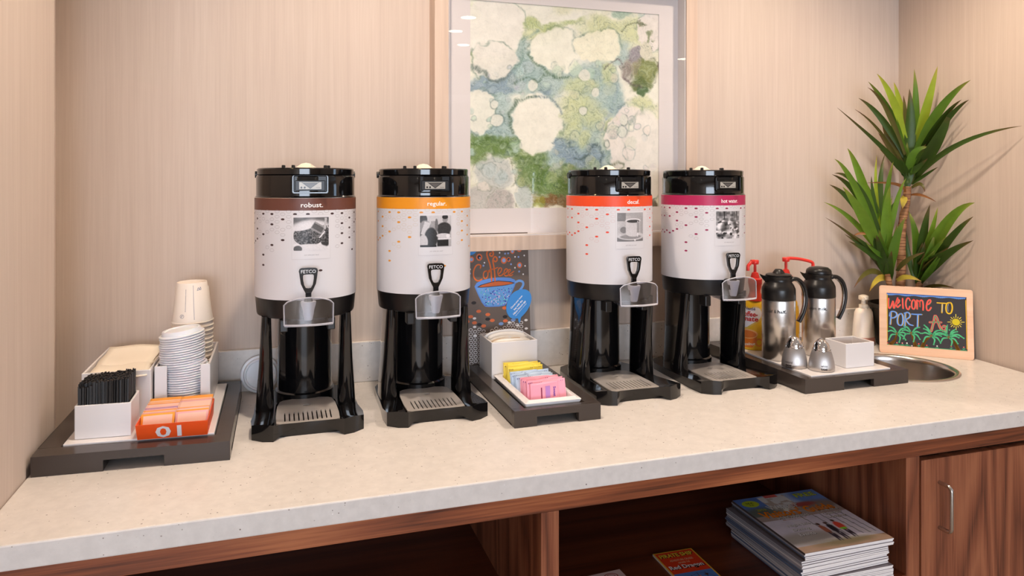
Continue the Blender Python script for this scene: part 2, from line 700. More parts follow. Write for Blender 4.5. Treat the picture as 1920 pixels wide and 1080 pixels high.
def sm(e0, e1, x):
    t = np.clip((x - e0) / (e1 - e0), 0, 1)
    return t * t * (3 - 2 * t)

# ================================================================== the setting
YB = 1.872           # back wall
XL, XR = -0.415, 1.94


def structure(name, bm, m, **k):
    return tag(link(name, bm, m, **k), kind='structure')


def wall_poly(name, pts, z0, z1, m, t=0.08, side=1):
    """vertical wall following plan points, thickened away from the room"""
    bm = BM()
    P = [Vector((p[0], p[1])) for p in pts]
    off = []
    for i, p in enumerate(P):
        d = (P[min(i + 1, len(P) - 1)] - P[max(i - 1, 0)]).normalized()
        off.append(p + Vector((-d.y, d.x)) * t * side)
    ring = [(p.x, p.y) for p in P] + [(p.x, p.y) for p in reversed(off)]
    lo = [bm.verts.new((x, y, z0)) for x, y in ring]
    hi = [bm.verts.new((x, y, z1)) for x, y in ring]
    n = len(ring)
    for i in range(n):
        bm.faces.new((lo[i], lo[(i + 1) % n], hi[(i + 1) % n], hi[i]))
    for i in range(len(P) - 1):
        a, b, c, d = i, i + 1, n - 2 - i, n - 1 - i
        bm.faces.new((hi[a], hi[b], hi[c], hi[d]))
        bm.faces.new((lo[d], lo[c], lo[b], lo[a]))
    bmesh.ops.recalc_face_normals(bm, faces=bm.faces)
    return structure(name, bm, m)


bm = BM(); box(bm, -2.6, 5.0, -6.5, 2.0, -0.1, 0); structure('floor', bm, FLOORM)
bm = BM(); box(bm, -2.6, 5.0, -6.5, 2.0, CEIL, CEIL + 0.1); structure('ceiling', bm, CEILM)
bm = BM(); box(bm, -0.56, 2.04, YB, YB + 0.1, 0, CEIL); structure('wall_back', bm, PAPER)
wall_poly('wall_left', [(-0.415, 1.02), (-0.415, 1.597), (-0.483, YB)], 0, CEIL, PAPER, 0.10, 1)
wall_poly('wall_right', [(1.858, 1.02), (1.948, YB)], 0, CEIL, PAPER, 0.10, -1)
bm = BM(); box(bm, -2.6, -0.50, 1.02, 1.10, 0, CEIL); structure('wall_left_return', bm, ROOMW)
bm = BM(); box(bm, 1.955, 5.0, 1.02, 1.10, 0, CEIL); structure('wall_right_return', bm, ROOMW)
bm = BM(); box(bm, -2.7, -2.6, -6.5, 1.1, 0, CEIL); structure('wall_far_left', bm, ROOMW)
# right hand wall of the room with its daylight window
bm = BM()
box(bm, 5.0, 5.1, -6.5, -0.45, 0, CEIL); box(bm, 5.0, 5.1, 0.65, 1.1, 0, CEIL)
box(bm, 5.0, 5.1, -0.45, 0.65, 0, 0.75); box(bm, 5.0, 5.1, -0.45, 0.65, 2.3, CEIL)
structure('wall_far_right', bm, ROOMW)
# front wall behind the camera, glazed in the middle
bm = BM()
box(bm, -2.6, -2.4, -6.6, -6.5, 0, CEIL); box(bm, 1.0, 5.0, -6.6, -6.5, 0, CEIL)
box(bm, -2.4, 1.0, -6.6, -6.5, 0, 0.4); box(bm, -2.4, 1.0, -6.6, -6.5, 2.3, CEIL)
structure('wall_front', bm, ROOMW)


def window(name, along, fixed, a0, a1, z0, z1, nv):
    root = empty(name, None, None, (0, 0, 0))
    tag(root, kind='structure')
    fr = BM()
    t = 0.05

    def seg(a, b, c, d):
        if along == 'y': box(fr, fixed, fixed + 0.06, a, b, c, d)
        else: box(fr, a, b, fixed, fixed + 0.06, c, d)
    seg(a0, a1, z0, z0 + t); seg(a0, a1, z1 - t, z1)
    for i in range(nv + 1):
        p = a0 + (a1 - a0 - t) * i / nv
        seg(p, p + t, z0, z1)
    link('window_frame', fr, CHROME if False else GREYPL, root)


window('window_1', 'y', 5.02, -0.45, 0.65, 0.75, 2.3, 2)
window('window_2', 'x', -6.58, -2.4, 1.0, 0.4, 2.3, 4)
bm = BM(); box(bm, -2.6, 5.0, -4.3, -2.75, CEIL - 0.16, CEIL - 0.001); structure('trim_2', bm, ROOMW)

# ceiling downlights
first = None
for i, (x, y) in enumerate([(d[0], d[1]) for d in DOWN] + DOWN2):
    if first is None:
        root = empty('downlight', 'round recessed ceiling downlight over the counter, outside the picture', 'ceiling light', (x, y, CEIL), group='recessed ceiling downlights')
        bm = BM(); lathe(bm, [(0.055, -0.004), (0.075, -0.006), (0.078, -0.001), (0.055, -0.001), (0.055, -0.004)], 28)
        link('trim_ring', bm, WHITEP, root, smooth=40)
        bm = BM(); lathe(bm, [(0, -0.002), (0.054, -0.002)], 28)
        link('lens', bm, EMIT, root)
        first = root
    else:
        dup_tree(first, (x, y, CEIL))

# ------------------------------------------------------------------ cabinet
YF = 1.195
cab = empty('cabinet', 'dark walnut base cabinet with open shelf bays and one door under the white counter', 'cabinet', (0.7, 1.5, 0))


def cabp(name, b, m, bevel=0.001, **k):
    x0, x1, y0, y1, z0, z1 = b
    bm = BM(); box(bm, x0 - 0.7, x1 - 0.7, y0 - 1.5, y1 - 1.5, z0, z1)
    return link(name, bm, m, cab, bevel=bevel, **k)


cabp('top_rail', (-0.414, 1.85, YF, YF + 0.02, ZC - 0.0765, ZC - 0.037), WOOD_H)
cabp('divider', (0.440, 0.474, YF, 1.85, ZC - 0.324, ZC - 0.0765), WOOD_V)
cabp('post', (1.264, 1.300, YF, 1.85, ZC - 0.70, ZC - 0.0765), WOOD_V)
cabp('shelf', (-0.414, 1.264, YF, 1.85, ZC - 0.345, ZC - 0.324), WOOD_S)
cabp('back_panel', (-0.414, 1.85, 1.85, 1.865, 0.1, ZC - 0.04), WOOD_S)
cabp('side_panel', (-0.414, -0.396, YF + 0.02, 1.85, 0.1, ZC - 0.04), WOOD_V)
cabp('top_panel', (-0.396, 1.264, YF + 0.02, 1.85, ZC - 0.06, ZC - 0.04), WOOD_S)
cabp('lower_panel', (-0.414, 1.264, YF + 0.005, YF + 0.02, 0.1, ZC - 0.345), WOOD_V)
cabp('toe_kick', (-0.414, 1.85, YF + 0.06, YF + 0.08, 0.0, 0.1), BLACKR)
door = cabp('door', (1.303, 1.840, YF - 0.002, YF + 0.018, 0.11, ZC - 0.086), WOOD_V, 0.0012)
bm = BM()
hx, hz0, hz1 = 1.352 - 0.7, ZC - 0.235, ZC - 0.138
hy = YF - 0.002 - 1.5
pts = [(hx, hy, hz1), (hx, hy - 0.012, hz1)] + [(hx, hy - 0.020 - 0.010 * math.sin(a), hz1 - 0.010 + 0.010 * math.cos(a)) for a in (0.3, 0.7, 1.1, 1.5)]
pts += [(hx, hy - 0.030, (hz0 + hz1) / 2)] + [(hx, hy - 0.020 - 0.010 * math.sin(a), hz0 + 0.010 - 0.010 * math.cos(a)) for a in (1.5, 1.1, 0.7, 0.3)] + [(hx, hy - 0.012, hz0), (hx, hy, hz0)]
tube(bm, pts, 0.0042, 12)
tag(link('handle', bm, SATIN, door, smooth=50), 'brushed steel bow handle')

# counter top with the round sink cut out
SX, SY, SR = 1.613, 1.552, 0.147
bm = BM()
plate(bm, [[(-0.414, 1.177), (1.868, 1.177), (1.935, YB - 0.001), (-0.4135, YB - 0.001)], list(reversed(circ(SX, SY, SR - 0.012, n=48)))], ZC - 0.037, ZC)
top = link('countertop', bm, QUARTZ)
tag(top, 'long speckled off-white stone countertop running under all the dispensers', 'countertop')
bv = top.modifiers.new('bevel', 'BEVEL'); bv.width = 0.0025; bv.segments = 2; bv.limit_method = 'ANGLE'; bv.angle_limit = R(60)
bm = BM(); box(bm, -0.33, 1.934, 1.857, YB - 0.0005, ZC + 0.0002, ZC + 0.102)
tag(link('trim_1', bm, QUARTZ, bevel=0.002), kind='structure')

# ------------------------------------------------------------------ picture on the wall
art = empty('framed_painting', 'square framed blue and green ink painting with a wide white mat hanging behind the dispensers', 'picture', (0.759, YB, ZC + 0.71))
FX, FY, FZ = 0.759, YB, 0.71


def fr_box(bm, x0, x1, y0, y1, h0, h1):
    box(bm, x0 - FX, x1 - FX, y0 - FY, y1 - FY, h0 - FZ, h1 - FZ)


h0f, h1f = 0.328, 1.096
bm = BM()
fr_box(bm, 0.376, 0.412, 1.803, YB - 0.001, h0f, h1f)
fr_box(bm, 1.106, 1.142, 1.803, YB - 0.001, h0f, h1f)
fr_box(bm, 0.412, 1.106, 1.803, YB - 0.001, h0f, 0.366)
fr_box(bm, 0.412, 1.106, 1.803, YB - 0.001, 1.060, h1f)
link('frame', bm, FRAMEF, art, bevel=0.0008)
bm = BM()
fr_box(bm, 0.4121, 0.415, 1.8075, 1.845, 0.3661, 1.0599)
fr_box(bm, 1.103, 1.1059, 1.8075, 1.845, 0.3661, 1.0599)
fr_box(bm, 0.415, 1.103, 1.8075, 1.845, 0.3661, 0.369)
fr_box(bm, 0.415, 1.103, 1.8075, 1.845, 1.057, 1.0599)
link('inner_lining', bm, MATB, art)
bm = BM()
ax0, ax1, ah0, ah1 = 0.480, 1.041, 0.4375, 0.991
plate(bm, [[(0.4125, 0.3665), (1.1055, 0.3665), (1.1055, 1.0595), (0.4125, 1.0595)], [(ax0, ah0), (ax0, ah1), (ax1, ah1), (ax1, ah0)]], 0, 0.002)
for v in bm.verts: v.co = Vector((v.co.x - FX, 1.847 - v.co.z - FY, v.co.y - FZ))
bmesh.ops.recalc_face_normals(bm, faces=bm.faces)
link('mat_board', bm, MATB, art)
bm = BM(); fr_box(bm, 0.4122, 1.1058, 1.8050, 1.8070, 0.3662, 1.0598)
link('glass', bm, GLASS, art)


def paint():
    N = 330
    ys, xs = np.mgrid[0:N, 0:N]
    X, Y = xs / (N - 1), ys / (N - 1)                       # Y downwards
    # pixel frame of the photograph (881..1234, top slopes) for placing the blots
    px = 881 + 353 * X
    top_ = -9 + 36 * X
    py = top_ + (391 - top_) * Y
    wx = px + 14 * (fbm(px / 26, py / 26, 3) - 0.5) * 2 + 5 * (fbm(px / 8, py / 8, 4) - 0.5) * 2
    wy = py + 14 * (fbm(px / 26, py / 26, 5) - 0.5) * 2 + 5 * (fbm(px / 8, py / 8, 6) - 0.5) * 2
    C = np.zeros((N, N, 3)) + np.array([240, 238, 224.])
    f = fbm(px / 70, py / 70, 11)
    C = C + (np.array([222, 220, 176.]) - C) * (sm(0.45, 0.75, f) * 0.5)[..., None]

    def blot(cx, cy, rx, ry, col, a=1.0, soft=0.35, warp=1.0, rim=0, rimcol=(90, 105, 100)):
        nonlocal C
        ux, uy = px + (wx - px) * warp, py + (wy - py) * warp
        d = np.sqrt(((ux - cx) / rx) ** 2 + ((uy - cy) / ry) ** 2)
        m = (1 - sm(1 - soft, 1, d)) * a
        C = C + (np.array(col, float) - C) * m[..., None]
        if rim:
            e = np.exp(-((d - 1) / (rim / min(rx, ry))) ** 2) * 0.5
            e = e * (0.1 + 1.3 * fbm(px / 9, py / 9, 21)) * sm(.35, .6, fbm(px / 24, py / 24, 23))
            C = C + (np.array(rimcol, float) - C) * np.clip(e, 0, 1)[..., None]
    # teal and blue wash
    for b in [(935, 150, 60, 45), (925, 210, 50, 60), (970, 130, 48, 50), (1010, 158, 60, 40), (905, 250, 40, 40), (940, 245, 40, 40),
              (1090, 145, 70, 40), (1115, 175, 60, 55), (1085, 250, 60, 60), (1050, 290, 60, 40), (1110, 300, 50, 40), (1020, 315, 60, 30),
              (1150, 100, 35, 40), (1145, 195, 28, 50), (1150, 240, 20, 30), (975, 95, 20, 45)]:
        blot(*b, (160, 186, 186), 0.75, 0.6)
    for b in [(910, 155, 40, 22), (945, 150, 30, 25), (1005, 165, 22, 14), (1050, 285, 36, 34), (1108, 288, 22, 20), (1075, 305, 45, 22), (1160, 225, 26, 40)]:
        blot(*b, (138, 160, 178), 0.8, 0.5)
    for b in [(1080, 160, 45, 24), (1065, 215, 26, 36), (1100, 210, 30, 40), (1060, 250, 26, 28), (1090, 262, 22, 26), (1130, 140, 20, 24), (1075, 190, 40, 20), (1190, 60, 60, 40), (1120, 50, 60, 26), (1010, 60, 60, 22), (1200, 200, 34, 20), (1135, 235, 20, 16)]:
        blot(*b, (206, 212, 158), 0.75, 0.6)
    # greens
    for b in [(915, 262, 60, 20), (895, 285, 26, 30), (950, 275, 34, 20), (985, 300, 34, 24), (1000, 325, 40, 26), (1040, 330, 60, 24), (1090, 340, 60, 30), (1030, 352, 60, 28), (1110, 365, 60, 30)]:
        blot(*b, (104, 134, 66), 0.85, 0.5)
    for b in [(1015, 45, 40, 10), (985, 40, 24, 9), (1060, 38, 30, 12), (885, 20, 14, 30), (888, 95, 8, 10)]:
        blot(*b, (168, 186, 108), 0.6, 0.7)
    blot(1165, 22, 24, 14, (150, 182, 160), 0.7, 0.6)
    blot(1205, 28, 20, 10, (168, 190, 190), 0.6, 0.6)
    blot(1040, 378, 70, 14, (126, 92, 52), 0.85, 0.5)
    blot(1000, 380, 10, 14, (150, 160, 60), 0.7, 0.5)
    blot(1150, 382, 90, 14, (110, 96, 80), 0.8, 0.5)
    blot(1225, 385, 14, 16, (96, 82, 66), 0.9, 0.5)
    # pale cells with darker rims
    G = (96, 122, 104)
    cells = [(1001, 232, 47, 62, (244, 240, 226)), (1035, 92, 48, 46, (242, 240, 224)), (1112, 84, 46, 34, (244, 240, 216)),
             (920, 45, 60, 60, (238, 234, 224)), (925, 108, 44, 36, (234, 230, 220)), (900, 205, 30, 46, (238, 236, 222)),
             (1172, 268, 46, 72, (240, 232, 224)), (1205, 300, 40, 90, (242, 236, 226)), (1150, 340, 60, 26, (242, 236, 222)),
             (1215, 60, 30, 40, (234, 226, 220))]
    for (a, b, c, d, col) in cells:
        blot(a, b, c, d, col, 0.93, 0.12, 0.8, 1.6, G)
    for (a, b, c, d, col) in [(925, 325, 36, 44, (204, 206, 200)), (905, 372, 34, 34, (200, 196, 190)), (935, 380, 28, 30, (190, 182, 176)), (978, 372, 18, 28, (200, 208, 202)), (975, 338, 16, 16, (128, 150, 92)), (905, 345, 12, 10, (228, 220, 208))]:
        blot(a, b, c, d, col, 0.9, 0.25, 0.7, 1.2, (120, 122, 90))
    # purple-grey and olive blot at the upper right
    blot(1195, 120, 38, 40, (196, 190, 170), 0.7, 0.5)
    blot(1186, 105, 20, 18, (150, 142, 152), 0.9, 0.3, 0.6, 1.5, (96, 88, 100))
    blot(1170, 132, 14, 18, (140, 128, 124), 0.8, 0.4, 0.8, 1.8, (92, 80, 84))
    blot(1206, 132, 26, 26, (120, 130, 74), 0.9, 0.3, 0.8, 1.6, (84, 90, 50))
    blot(1208, 134, 14, 14, (150, 158, 104), 0.8, 0.3, 0.5)
    blot(1200, 160, 24, 18, (96, 112, 62), 0.9, 0.4)
    blot(1206, 176, 14, 13, (70, 100, 60), 0.9, 0.4)
    blot(1190, 128, 14, 16, (168, 156, 138), 0.6, 0.4)
    blot(1208, 96, 15, 20, (220, 216, 196), 0.95, 0.2, 0.5)
    blot(1218, 70, 10, 10, (110, 122, 76), 0.7, 0.6, 1.5)
    blot(1198, 45, 18, 5, (120, 120, 84), 0.6, 0.8, 2)
    blot(1230, 125, 6, 12, (90, 80, 60), 0.8, 0.5)
    # small bubbles
    rs = random.Random(5)
    zones = [(885, 1000, 120, 330, 60, (190, 206, 200)), (1000, 1150, 120, 320, 70, (208, 216, 190)), (1130, 1230, 180, 330, 18, (232, 224, 214)), (960, 1110, 300, 350, 26, (180, 194, 150))]
    for (x0, x1, y0, y1, n, col) in zones:
        for k in range(n):
            a, b = rs.uniform(x0, x1), rs.uniform(y0, y1)
            if ((a - 1001) / 50) ** 2 + ((b - 232) / 64) ** 2 < 1: continue
            r = rs.choice([3, 4, 5, 6, 8, 10, 13])
            c2 = [q + rs.uniform(-16, 10) for q in col]
            blot(a, b, r, r * rs.uniform(0.9, 1.3), c2, rs.uniform(0.2, 0.6), 0.3, 0.35, 0.9, (120, 142, 138))
    for (a, b, r, q) in [(992, 158, 10, 12), (925, 192, 7, 8), (1109, 172, 8, 10), (1086, 207, 9, 9), (930, 222, 12, 12), (1163, 226, 9, 11), (1088, 140, 12, 12), (1131, 270, 5, 7)]:
        blot(a, b, r, q, (226, 226, 214), 0.95, 0.2, 0.2, 1.0, (84, 104, 96))
    # thin ink veins and specks
    def vein(pts, wd, col, a):
        nonlocal C
        P = bez([(q[0], q[1], 0) for q in pts], 5)
        d = np.full(px.shape, 1e9)
        for p in P: d = np.minimum(d, (wx * 0.5 + px * 0.5 - p.x) ** 2 + (wy * 0.5 + py * 0.5 - p.y) ** 2)
        m = np.exp(-d / (wd * wd)) * a * (0.35 + fbm(px / 6, py / 6, 31))
        C = C + (np.array(col, float) - C) * np.clip(m, 0, 1)[..., None]
    vein([(884, 120), (905, 130), (920, 145), (940, 142), (960, 130)], 3.2, (96, 112, 108), .9)
    vein([(958, 130), (968, 120), (975, 100), (980, 70), (1000, 55)], 3, (120, 150, 140), .7)
    vein([(985, 98), (1000, 118), (1015, 135), (1035, 142), (1060, 140)], 2.2, (72, 104, 78), .9)
    vein([(962, 150), (985, 145), (1000, 152), (1010, 140), (1030, 143)], 2.2, (74, 104, 84), .8)
    vein([(958, 245), (952, 220), (958, 200), (975, 185), (1000, 180)], 2.4, (70, 96, 76), .9)
    vein([(1000, 180), (1025, 180), (1040, 195), (1047, 210)], 2.2, (110, 130, 138), .8)
    vein([(884, 270), (905, 262), (920, 252), (945, 268), (965, 290), (1000, 300)], 4, (74, 104, 44), .8)
    vein([(970, 305), (1000, 310), (1005, 335), (1002, 365)], 4, (80, 106, 44), .7)
    vein([(1160, 118), (1148, 108), (1135, 118), (1125, 132)], 1.4, (96, 76, 84), .8)
    vein([(1160, 60), (1172, 48), (1190, 44), (1208, 48)], 1.6, (70, 80, 50), .9)
    vein([(1163, 145), (1180, 156), (1200, 165)], 3, (92, 76, 84), .8)
    vein([(1070, 298), (1085, 300), (1095, 290), (1110, 272), (1122, 285), (1118, 300)], 2.4, (70, 92, 96), .9)
    vein([(1030, 270), (1050, 262), (1072, 285), (1088, 305)], 2, (100, 120, 130), .8)
    vein([(1130, 308), (1150, 304), (1160, 312), (1150, 320)], 2, (96, 104, 76), .8)
    vein([(1120, 240), (1135, 210), (1145, 180), (1150, 160)], 3, (140, 160, 176), .6)
    sp = vnoise(px * 0.9, py * 0.9, 77) * vnoise(px / 22, py / 22, 78)
    zone = np.clip(1 - np.sqrt(((px - 960) / 70) ** 2 + ((py - 150) / 50) ** 2), 0, 1) + np.clip(1 - np.sqrt(((px - 1215) / 40) ** 2 + ((py - 130) / 60) ** 2), 0, 1) + np.clip(1 - np.sqrt(((px - 1060) / 110) ** 2 + ((py - 350) / 40) ** 2), 0, 1)
    m = sm(0.62, 0.75, sp) * np.clip(zone * 2, 0, 1) * 0.75
    C = C + (np.array([60, 78, 52.]) - C) * m[..., None]
    # fine marbled contour lines where the ink is strong
    strong = np.clip((235 - C.min(axis=2)) / 70, 0, 1)
    for sc_, k_, sd, am in ((34, 9, 91, .30), (16, 7, 95, .22)):
        f2 = (fbm(wx / sc_, wy / sc_, sd) * k_) % 1.0
        ln = np.exp(-((f2 - .5) / .07) ** 2) * am * strong
        C = C + (np.array([74, 96, 84.]) - C) * ln[..., None]
        C = C + (np.array([226, 234, 224.]) - C) * (np.exp(-((f2 - .25) / .10) ** 2) * am * .8 * strong)[..., None]
    g = (fbm(px / 12, py / 12, 51) - 0.5) * 16
    C = C + g[..., None]
    return linarr(C)


raster('painting', paint(), lambda s, t: (ax0 - 0.003 + (ax1 - ax0 + 0.006) * s - FX, 1.8475 - FY, ah0 - 0.003 + (ah1 - ah0 + 0.006) * t - FZ), ARTM, art)

# ================================================================== the four dispensers
MR = 0.109


def cylmap(r, cx=0.0, cy=0.0, a0=0.0):
    """u = arc length to the right of the front, v = height"""
    def fn(u, v, w_):
        a = u / r + a0
        return Vector((cx + (r + w_) * math.sin(a), cy - (r + w_) * math.cos(a), v))
    return fn


def machine_base():
    # paired loops: outer edge (x, y, zbottom, ztop) and inner edge of the deck
    half = [(0, -.163, .013, .026, 0, -.156), (.03, -.164, .012, .026, .028, -.156), (.052, -.170, .007, .028, .048, -.154), (.068, -.187, 0, .032, .061, -.149),
            (.088, -.181, 0, .034, .066, -.140), (.109, -.163, 0, .029, .0665, -.120), (.112, -.12, 0, .024, .066, -.080), (.108, -.05, 0, .018, .065, -.03), (.107, .02, 0, .017, .063, .004),
            (.104, .075, 0, .017, .055, .018), (.088, .112, 0, .017, .040, .024), (.05, .136, 0, .017, .02, .027), (0, .145, 0, .017, 0, .028)]
    loop = half + [(-a, b, c, d, -e, f) for (a, b, c, d, e, f) in reversed(half[1:-1])]
    bm = BM()
    A = [bm.verts.new((a, b, c)) for (a, b, c, d, e, f) in loop]
    B = [bm.verts.new((a, b, d)) for (a, b, c, d, e, f) in loop]
    C = [bm.verts.new((e, f, .017 if b > -.10 else .0195)) for (a, b, c, d, e, f) in loop]
    D = [bm.verts.new((e, f, .012)) for (a, b, c, d, e, f) in loop]
    n = len(loop)
    for i in range(n):
        j = (i + 1) % n
        bm.faces.new((A[i], A[j], B[j], B[i])); bm.faces.new((B[i], B[j], C[j], C[i])); bm.faces.new((C[i], C[j], D[j], D[i]))
    for L, up in ((D, 1), (A, -1)):
        t = tessellate_polygon([[Vector((v.co.x, v.co.y, 0)) for v in L]])
        for q in t:
            bm.faces.new([L[i] for i in (q if up > 0 else reversed(q))])
    bmesh.ops.recalc_face_normals(bm, faces=bm.faces)
    return bm


def drip_grate():
    out = [(-.055, -.150), (-.03, -.154), (0, -.155), (.03, -.154), (.055, -.150), (.0625, -.144), (.0635, -.10), (.0615, -.03), (.056, .004), (.048, .013), (.02, .021), (0, .022), (-.02, .021), (-.048, .013), (-.056, .004), (-.0615, -.03), (-.0635, -.10), (-.0625, -.144)]
    holes = [circ(0, -.035, .0085, .0055, n=12)]
    for k in range(11):
        x = -.046 + .0092 * k
        y0, y1 = -.140 + .0016 * abs(k - 5) * 0.5, -.078
        holes.append(rrect(x - .0013, x + .0013, y0, y1, .0012, 2))
    bm = BM()
    plate(bm, [out] + [list(reversed(h)) for h in holes], .0185, .0215)
    return bm


def pillar(sx):
    bm = BM()
    rings = []
    N = 14
    for z, x0, x1, y0, y1 in ((.012, .068, .1065, -.052, .035), (.05, .0685, .104, -.050, .035), (.12, .071, .099, -.055, .036), (.18, .0725, .096, -.062, .037), (.224, .0735, .094, -.066, .038)):
        ring = []
        cx, cy, rx, ry = (x0 + x1) / 2, (y0 + y1) / 2, (x1 - x0) / 2, (y1 - y0) / 2
        for i in range(N * 2):
            a = 2 * PI * i / (N * 2)
            c, s = math.cos(a), math.sin(a)
            ex = 0.55
            ring.append(bm.verts.new((sx * (cx + rx * math.copysign(abs(c) ** ex, c)), cy + ry * math.copysign(abs(s) ** ex, s), z)))
        rings.append(ring)
    for a, b in zip(rings, rings[1:]):
        for i in range(len(a)):
            bm.faces.new((a[i], a[(i + 1) % len(a)], b[(i + 1) % len(a)], b[i]))
    bm.faces.new(rings[0]); bm.faces.new(rings[-1])
    bmesh.ops.recalc_face_normals(bm, faces=bm.faces)
    return bm


def label_print(word, band, dotcol, cupart, ring_=(150, 140, 140)):
    P = Print()
    Wd = PI * MR * 2 * 0.78
    P.rect(-Wd / 2, Wd / 2, .262, .449, (220, 217, 220), 0, 90)
    P.rect(-Wd / 2, Wd / 2, .449, .4745, band, 0, 90)
    th = lambda d: R(d) * MR
    xr = 19.5 if word == 'hot water.' else 16.4
    wid = {'robust.': .0455, 'regular.': .0440, 'decaf.': .0345, 'hot water.': .052}[word]
    P.text(word, th(xr), .4605 if word != 'regular.' else .4595, {'robust.': .0100, 'regular.': .0128, 'decaf.': .0100, 'hot water.': .0100}[word], (250, 248, 246), 1, 0.012, 0, wid, 'R')
    # honeycomb of small ovals
    dots = [(161, 429), (222, 429), (380, 430), (466, 430), (633, 429), (703, 428), (795, 425), (115, 467), (295, 470), (754, 466), (222, 508), (633, 506), (703, 506), (795, 498), (115, 541), (754, 540), (633, 583), (701, 580), (161, 583), (795, 575), (115, 619), (295, 626), (754, 614), (222, 662), (699, 655), (791, 720), (629, 738), (162, 740), (293, 786), (162, 818), (548, 858), (92, 500), (88, 425), (90, 650)]
    rs = random.Random(3)
    for k in range(-17, 18):
        u = th(6.85 * k)
        if k > 9 or k < -9:
            pass
        for j in range(0, 13):
            h = .4470 - .0108 * j - (.0054 if k % 2 == 0 else 0)
            px = 451 + 365 * math.sin(R(min(89, max(-89, 6.85 * k + 2))))
            cy = 411 + 38 * j + (19 if k % 2 == 0 else 0)
            if -3 <= k <= 4 and 355 < px < 640 and cy > 432 and cy < 770: continue
            near = [d for d in dots if abs(d[0] - px) < 16 and abs(d[1] - cy) < 12]
            if near:
                P.ell(u, h, .0042, .0023, dotcol, 1, 10)
                continue
            if any(abs(d[0] - px) < 16 and abs(d[1] - cy) < 22 for d in dots) and j > 3: continue
            p = 0.86 if j < 2 else max(0.0, 0.74 - 0.088 * j)
            if rs.random() < p: P.ring(u, h, .0054, .0033, .00042, ring_, 1, 14)
    # photo card
    c0, c1 = th(-17.2), th(25)
    P.rect(c0, c1, .347, .440, (205, 200, 202), 2, 24)
    P.rect(c0 + .0006, c1 - .0006, .3476, .4394, (222, 219, 222), 3, 24)
    P.text('just what you need', (c0 + c1) / 2, .356, .0035, (160, 155, 158), 4, 0, 0.3)
    return P


def photo(kind):
    n = 84
    ys, xs = np.mgrid[0:n, 0:n]
    X, Y = xs / (n - 1.0), ys / (n - 1.0)
    A = np.zeros((n, n)) + 120.0
    nz = lambda s, k: vnoise(X * s, Y * s, k)

    def el(cx, cy, rx, ry, v, soft=.1, ang=0):
        nonlocal A
        c, s = math.cos(ang), math.sin(ang)
        u, w_ = (X - cx) * c + (Y - cy) * s, -(X - cx) * s + (Y - cy) * c
        d = np.sqrt((u / rx) ** 2 + (w_ / ry) ** 2)
        A = A + (v - A) * (1 - sm(1 - soft, 1 + soft, d))

    def rc(x0, x1, y0, y1, v, ang=0):
        nonlocal A
        cx, cy = (x0 + x1) / 2, (y0 + y1) / 2
        c, s = math.cos(ang), math.sin(ang)
        u, w_ = (X - cx) * c + (Y - cy) * s, -(X - cx) * s + (Y - cy) * c
        A = np.where((abs(u) < (x1 - x0) / 2) & (abs(w_) < (y1 - y0) / 2), v, A)
    if kind == 'beans':
        A[:] = 70 + 60 * nz(6, 1)
        el(.5, .62, .75, .55, 215); el(.45, .95, .6, .22, 228)
        el(.42, .55, .42, .30, 60, .06)
        bean = nz(34, 2) * 130 + 20
        m = (((X - .42) / .42) ** 2 + ((Y - .55) / .32) ** 2) < 1
        A = np.where(m, bean, A)
        el(.9, .6, .16, .3, 60); A = np.where((X > .75) & (Y > .25) & (Y < .75) & (nz(30, 4) > .4), nz(34, 2) * 120 + 30, A)
        el(.30, .28, .34, .10, 225, .1, -.25)
        rc(.50, .88, .20, .46, 150, .55); rc(.52, .84, .24, .40, 95, .55)
        rc(.86, .93, .02, .36, 190, .1); rc(.78, .82, .40, .66, 230, .7)
        el(.45, .97, .55, .17, 220)
        el(.12, .95, .12, .10, 90)
    elif kind == 'people':
        A[:] = 205 - 30 * Y
        rc(.33, .48, .18, .42, 160); rc(.0, .2, 0, .2, 70)
        el(.10, .12, .12, .16, 60); el(.16, .45, .2, .3, 150); el(.2, .75, .24, .35, 90)
        rc(.08, .26, .2, .62, 205, .3); el(.34, .7, .2, .32, 50)
        el(.10, .85, .14, .25, 200)
        el(.78, .12, .09, .12, 150); el(.78, .05, .1, .07, 50)
        el(.75, .42, .24, .2, 55); rc(.55, .95, .3, .6, 60); el(.72, .64, .22, .07, 210); el(.88, .66, .07, .06, 235)
        rc(.52, .9, .78, .98, 40); rc(.55, .98, .72, .76, 225); rc(.0, .5, .93, 1, 40)
        el(.5, .3, .05, .2, 110)
    elif kind == 'cup':
        A[:] = 196 - 30 * X
        rc(0, .3, 0, .3, 130); rc(.3, 1, 0, .12, 175)
        A = np.where(Y > .86, 120, A)
        el(.52, .82, .52, .14, 205); el(.5, .84, .4, .08, 150)
        el(.22, .60, .19, .17, 185); el(.22, .6, .12, .11, 128)
        rc(.30, .86, .30, .72, 205); el(.58, .72, .28, .12, 210); el(.58, .28, .30, .08, 225); el(.58, .30, .25, .055, 70)
        rc(.74, .76, .3, .85, 240); rc(.72, .84, .34, .7, 160)
        el(.64, .96, .03, .03, 240)
    else:
        A[:] = 120 + 90 * (nz(9, 8) - .5) * 2
        A = np.where(Y < .38, 70 + 120 * nz(14, 9), A)
        A = A + np.where(Y > .35, 70, 0) * sm(.35, .7, nz(7, 12))
        rs = random.Random(8)
        for _ in range(26):
            el(rs.random(), rs.uniform(.35, 1), rs.uniform(.03, .1), rs.uniform(.02, .05), rs.choice([40, 60, 215, 235, 225]), .3, rs.uniform(-.5, .5))
        el(.3, .12, .02, .2, 30); el(.62, .12, .015, .2, 40); el(.85, .1, .02, .2, 50)
    A = A + (nz(40, 30) - .5) * 14
    A = np.clip(A, 18, 240)
    return linarr(np.stack([A, A * 0.985, A], -1))


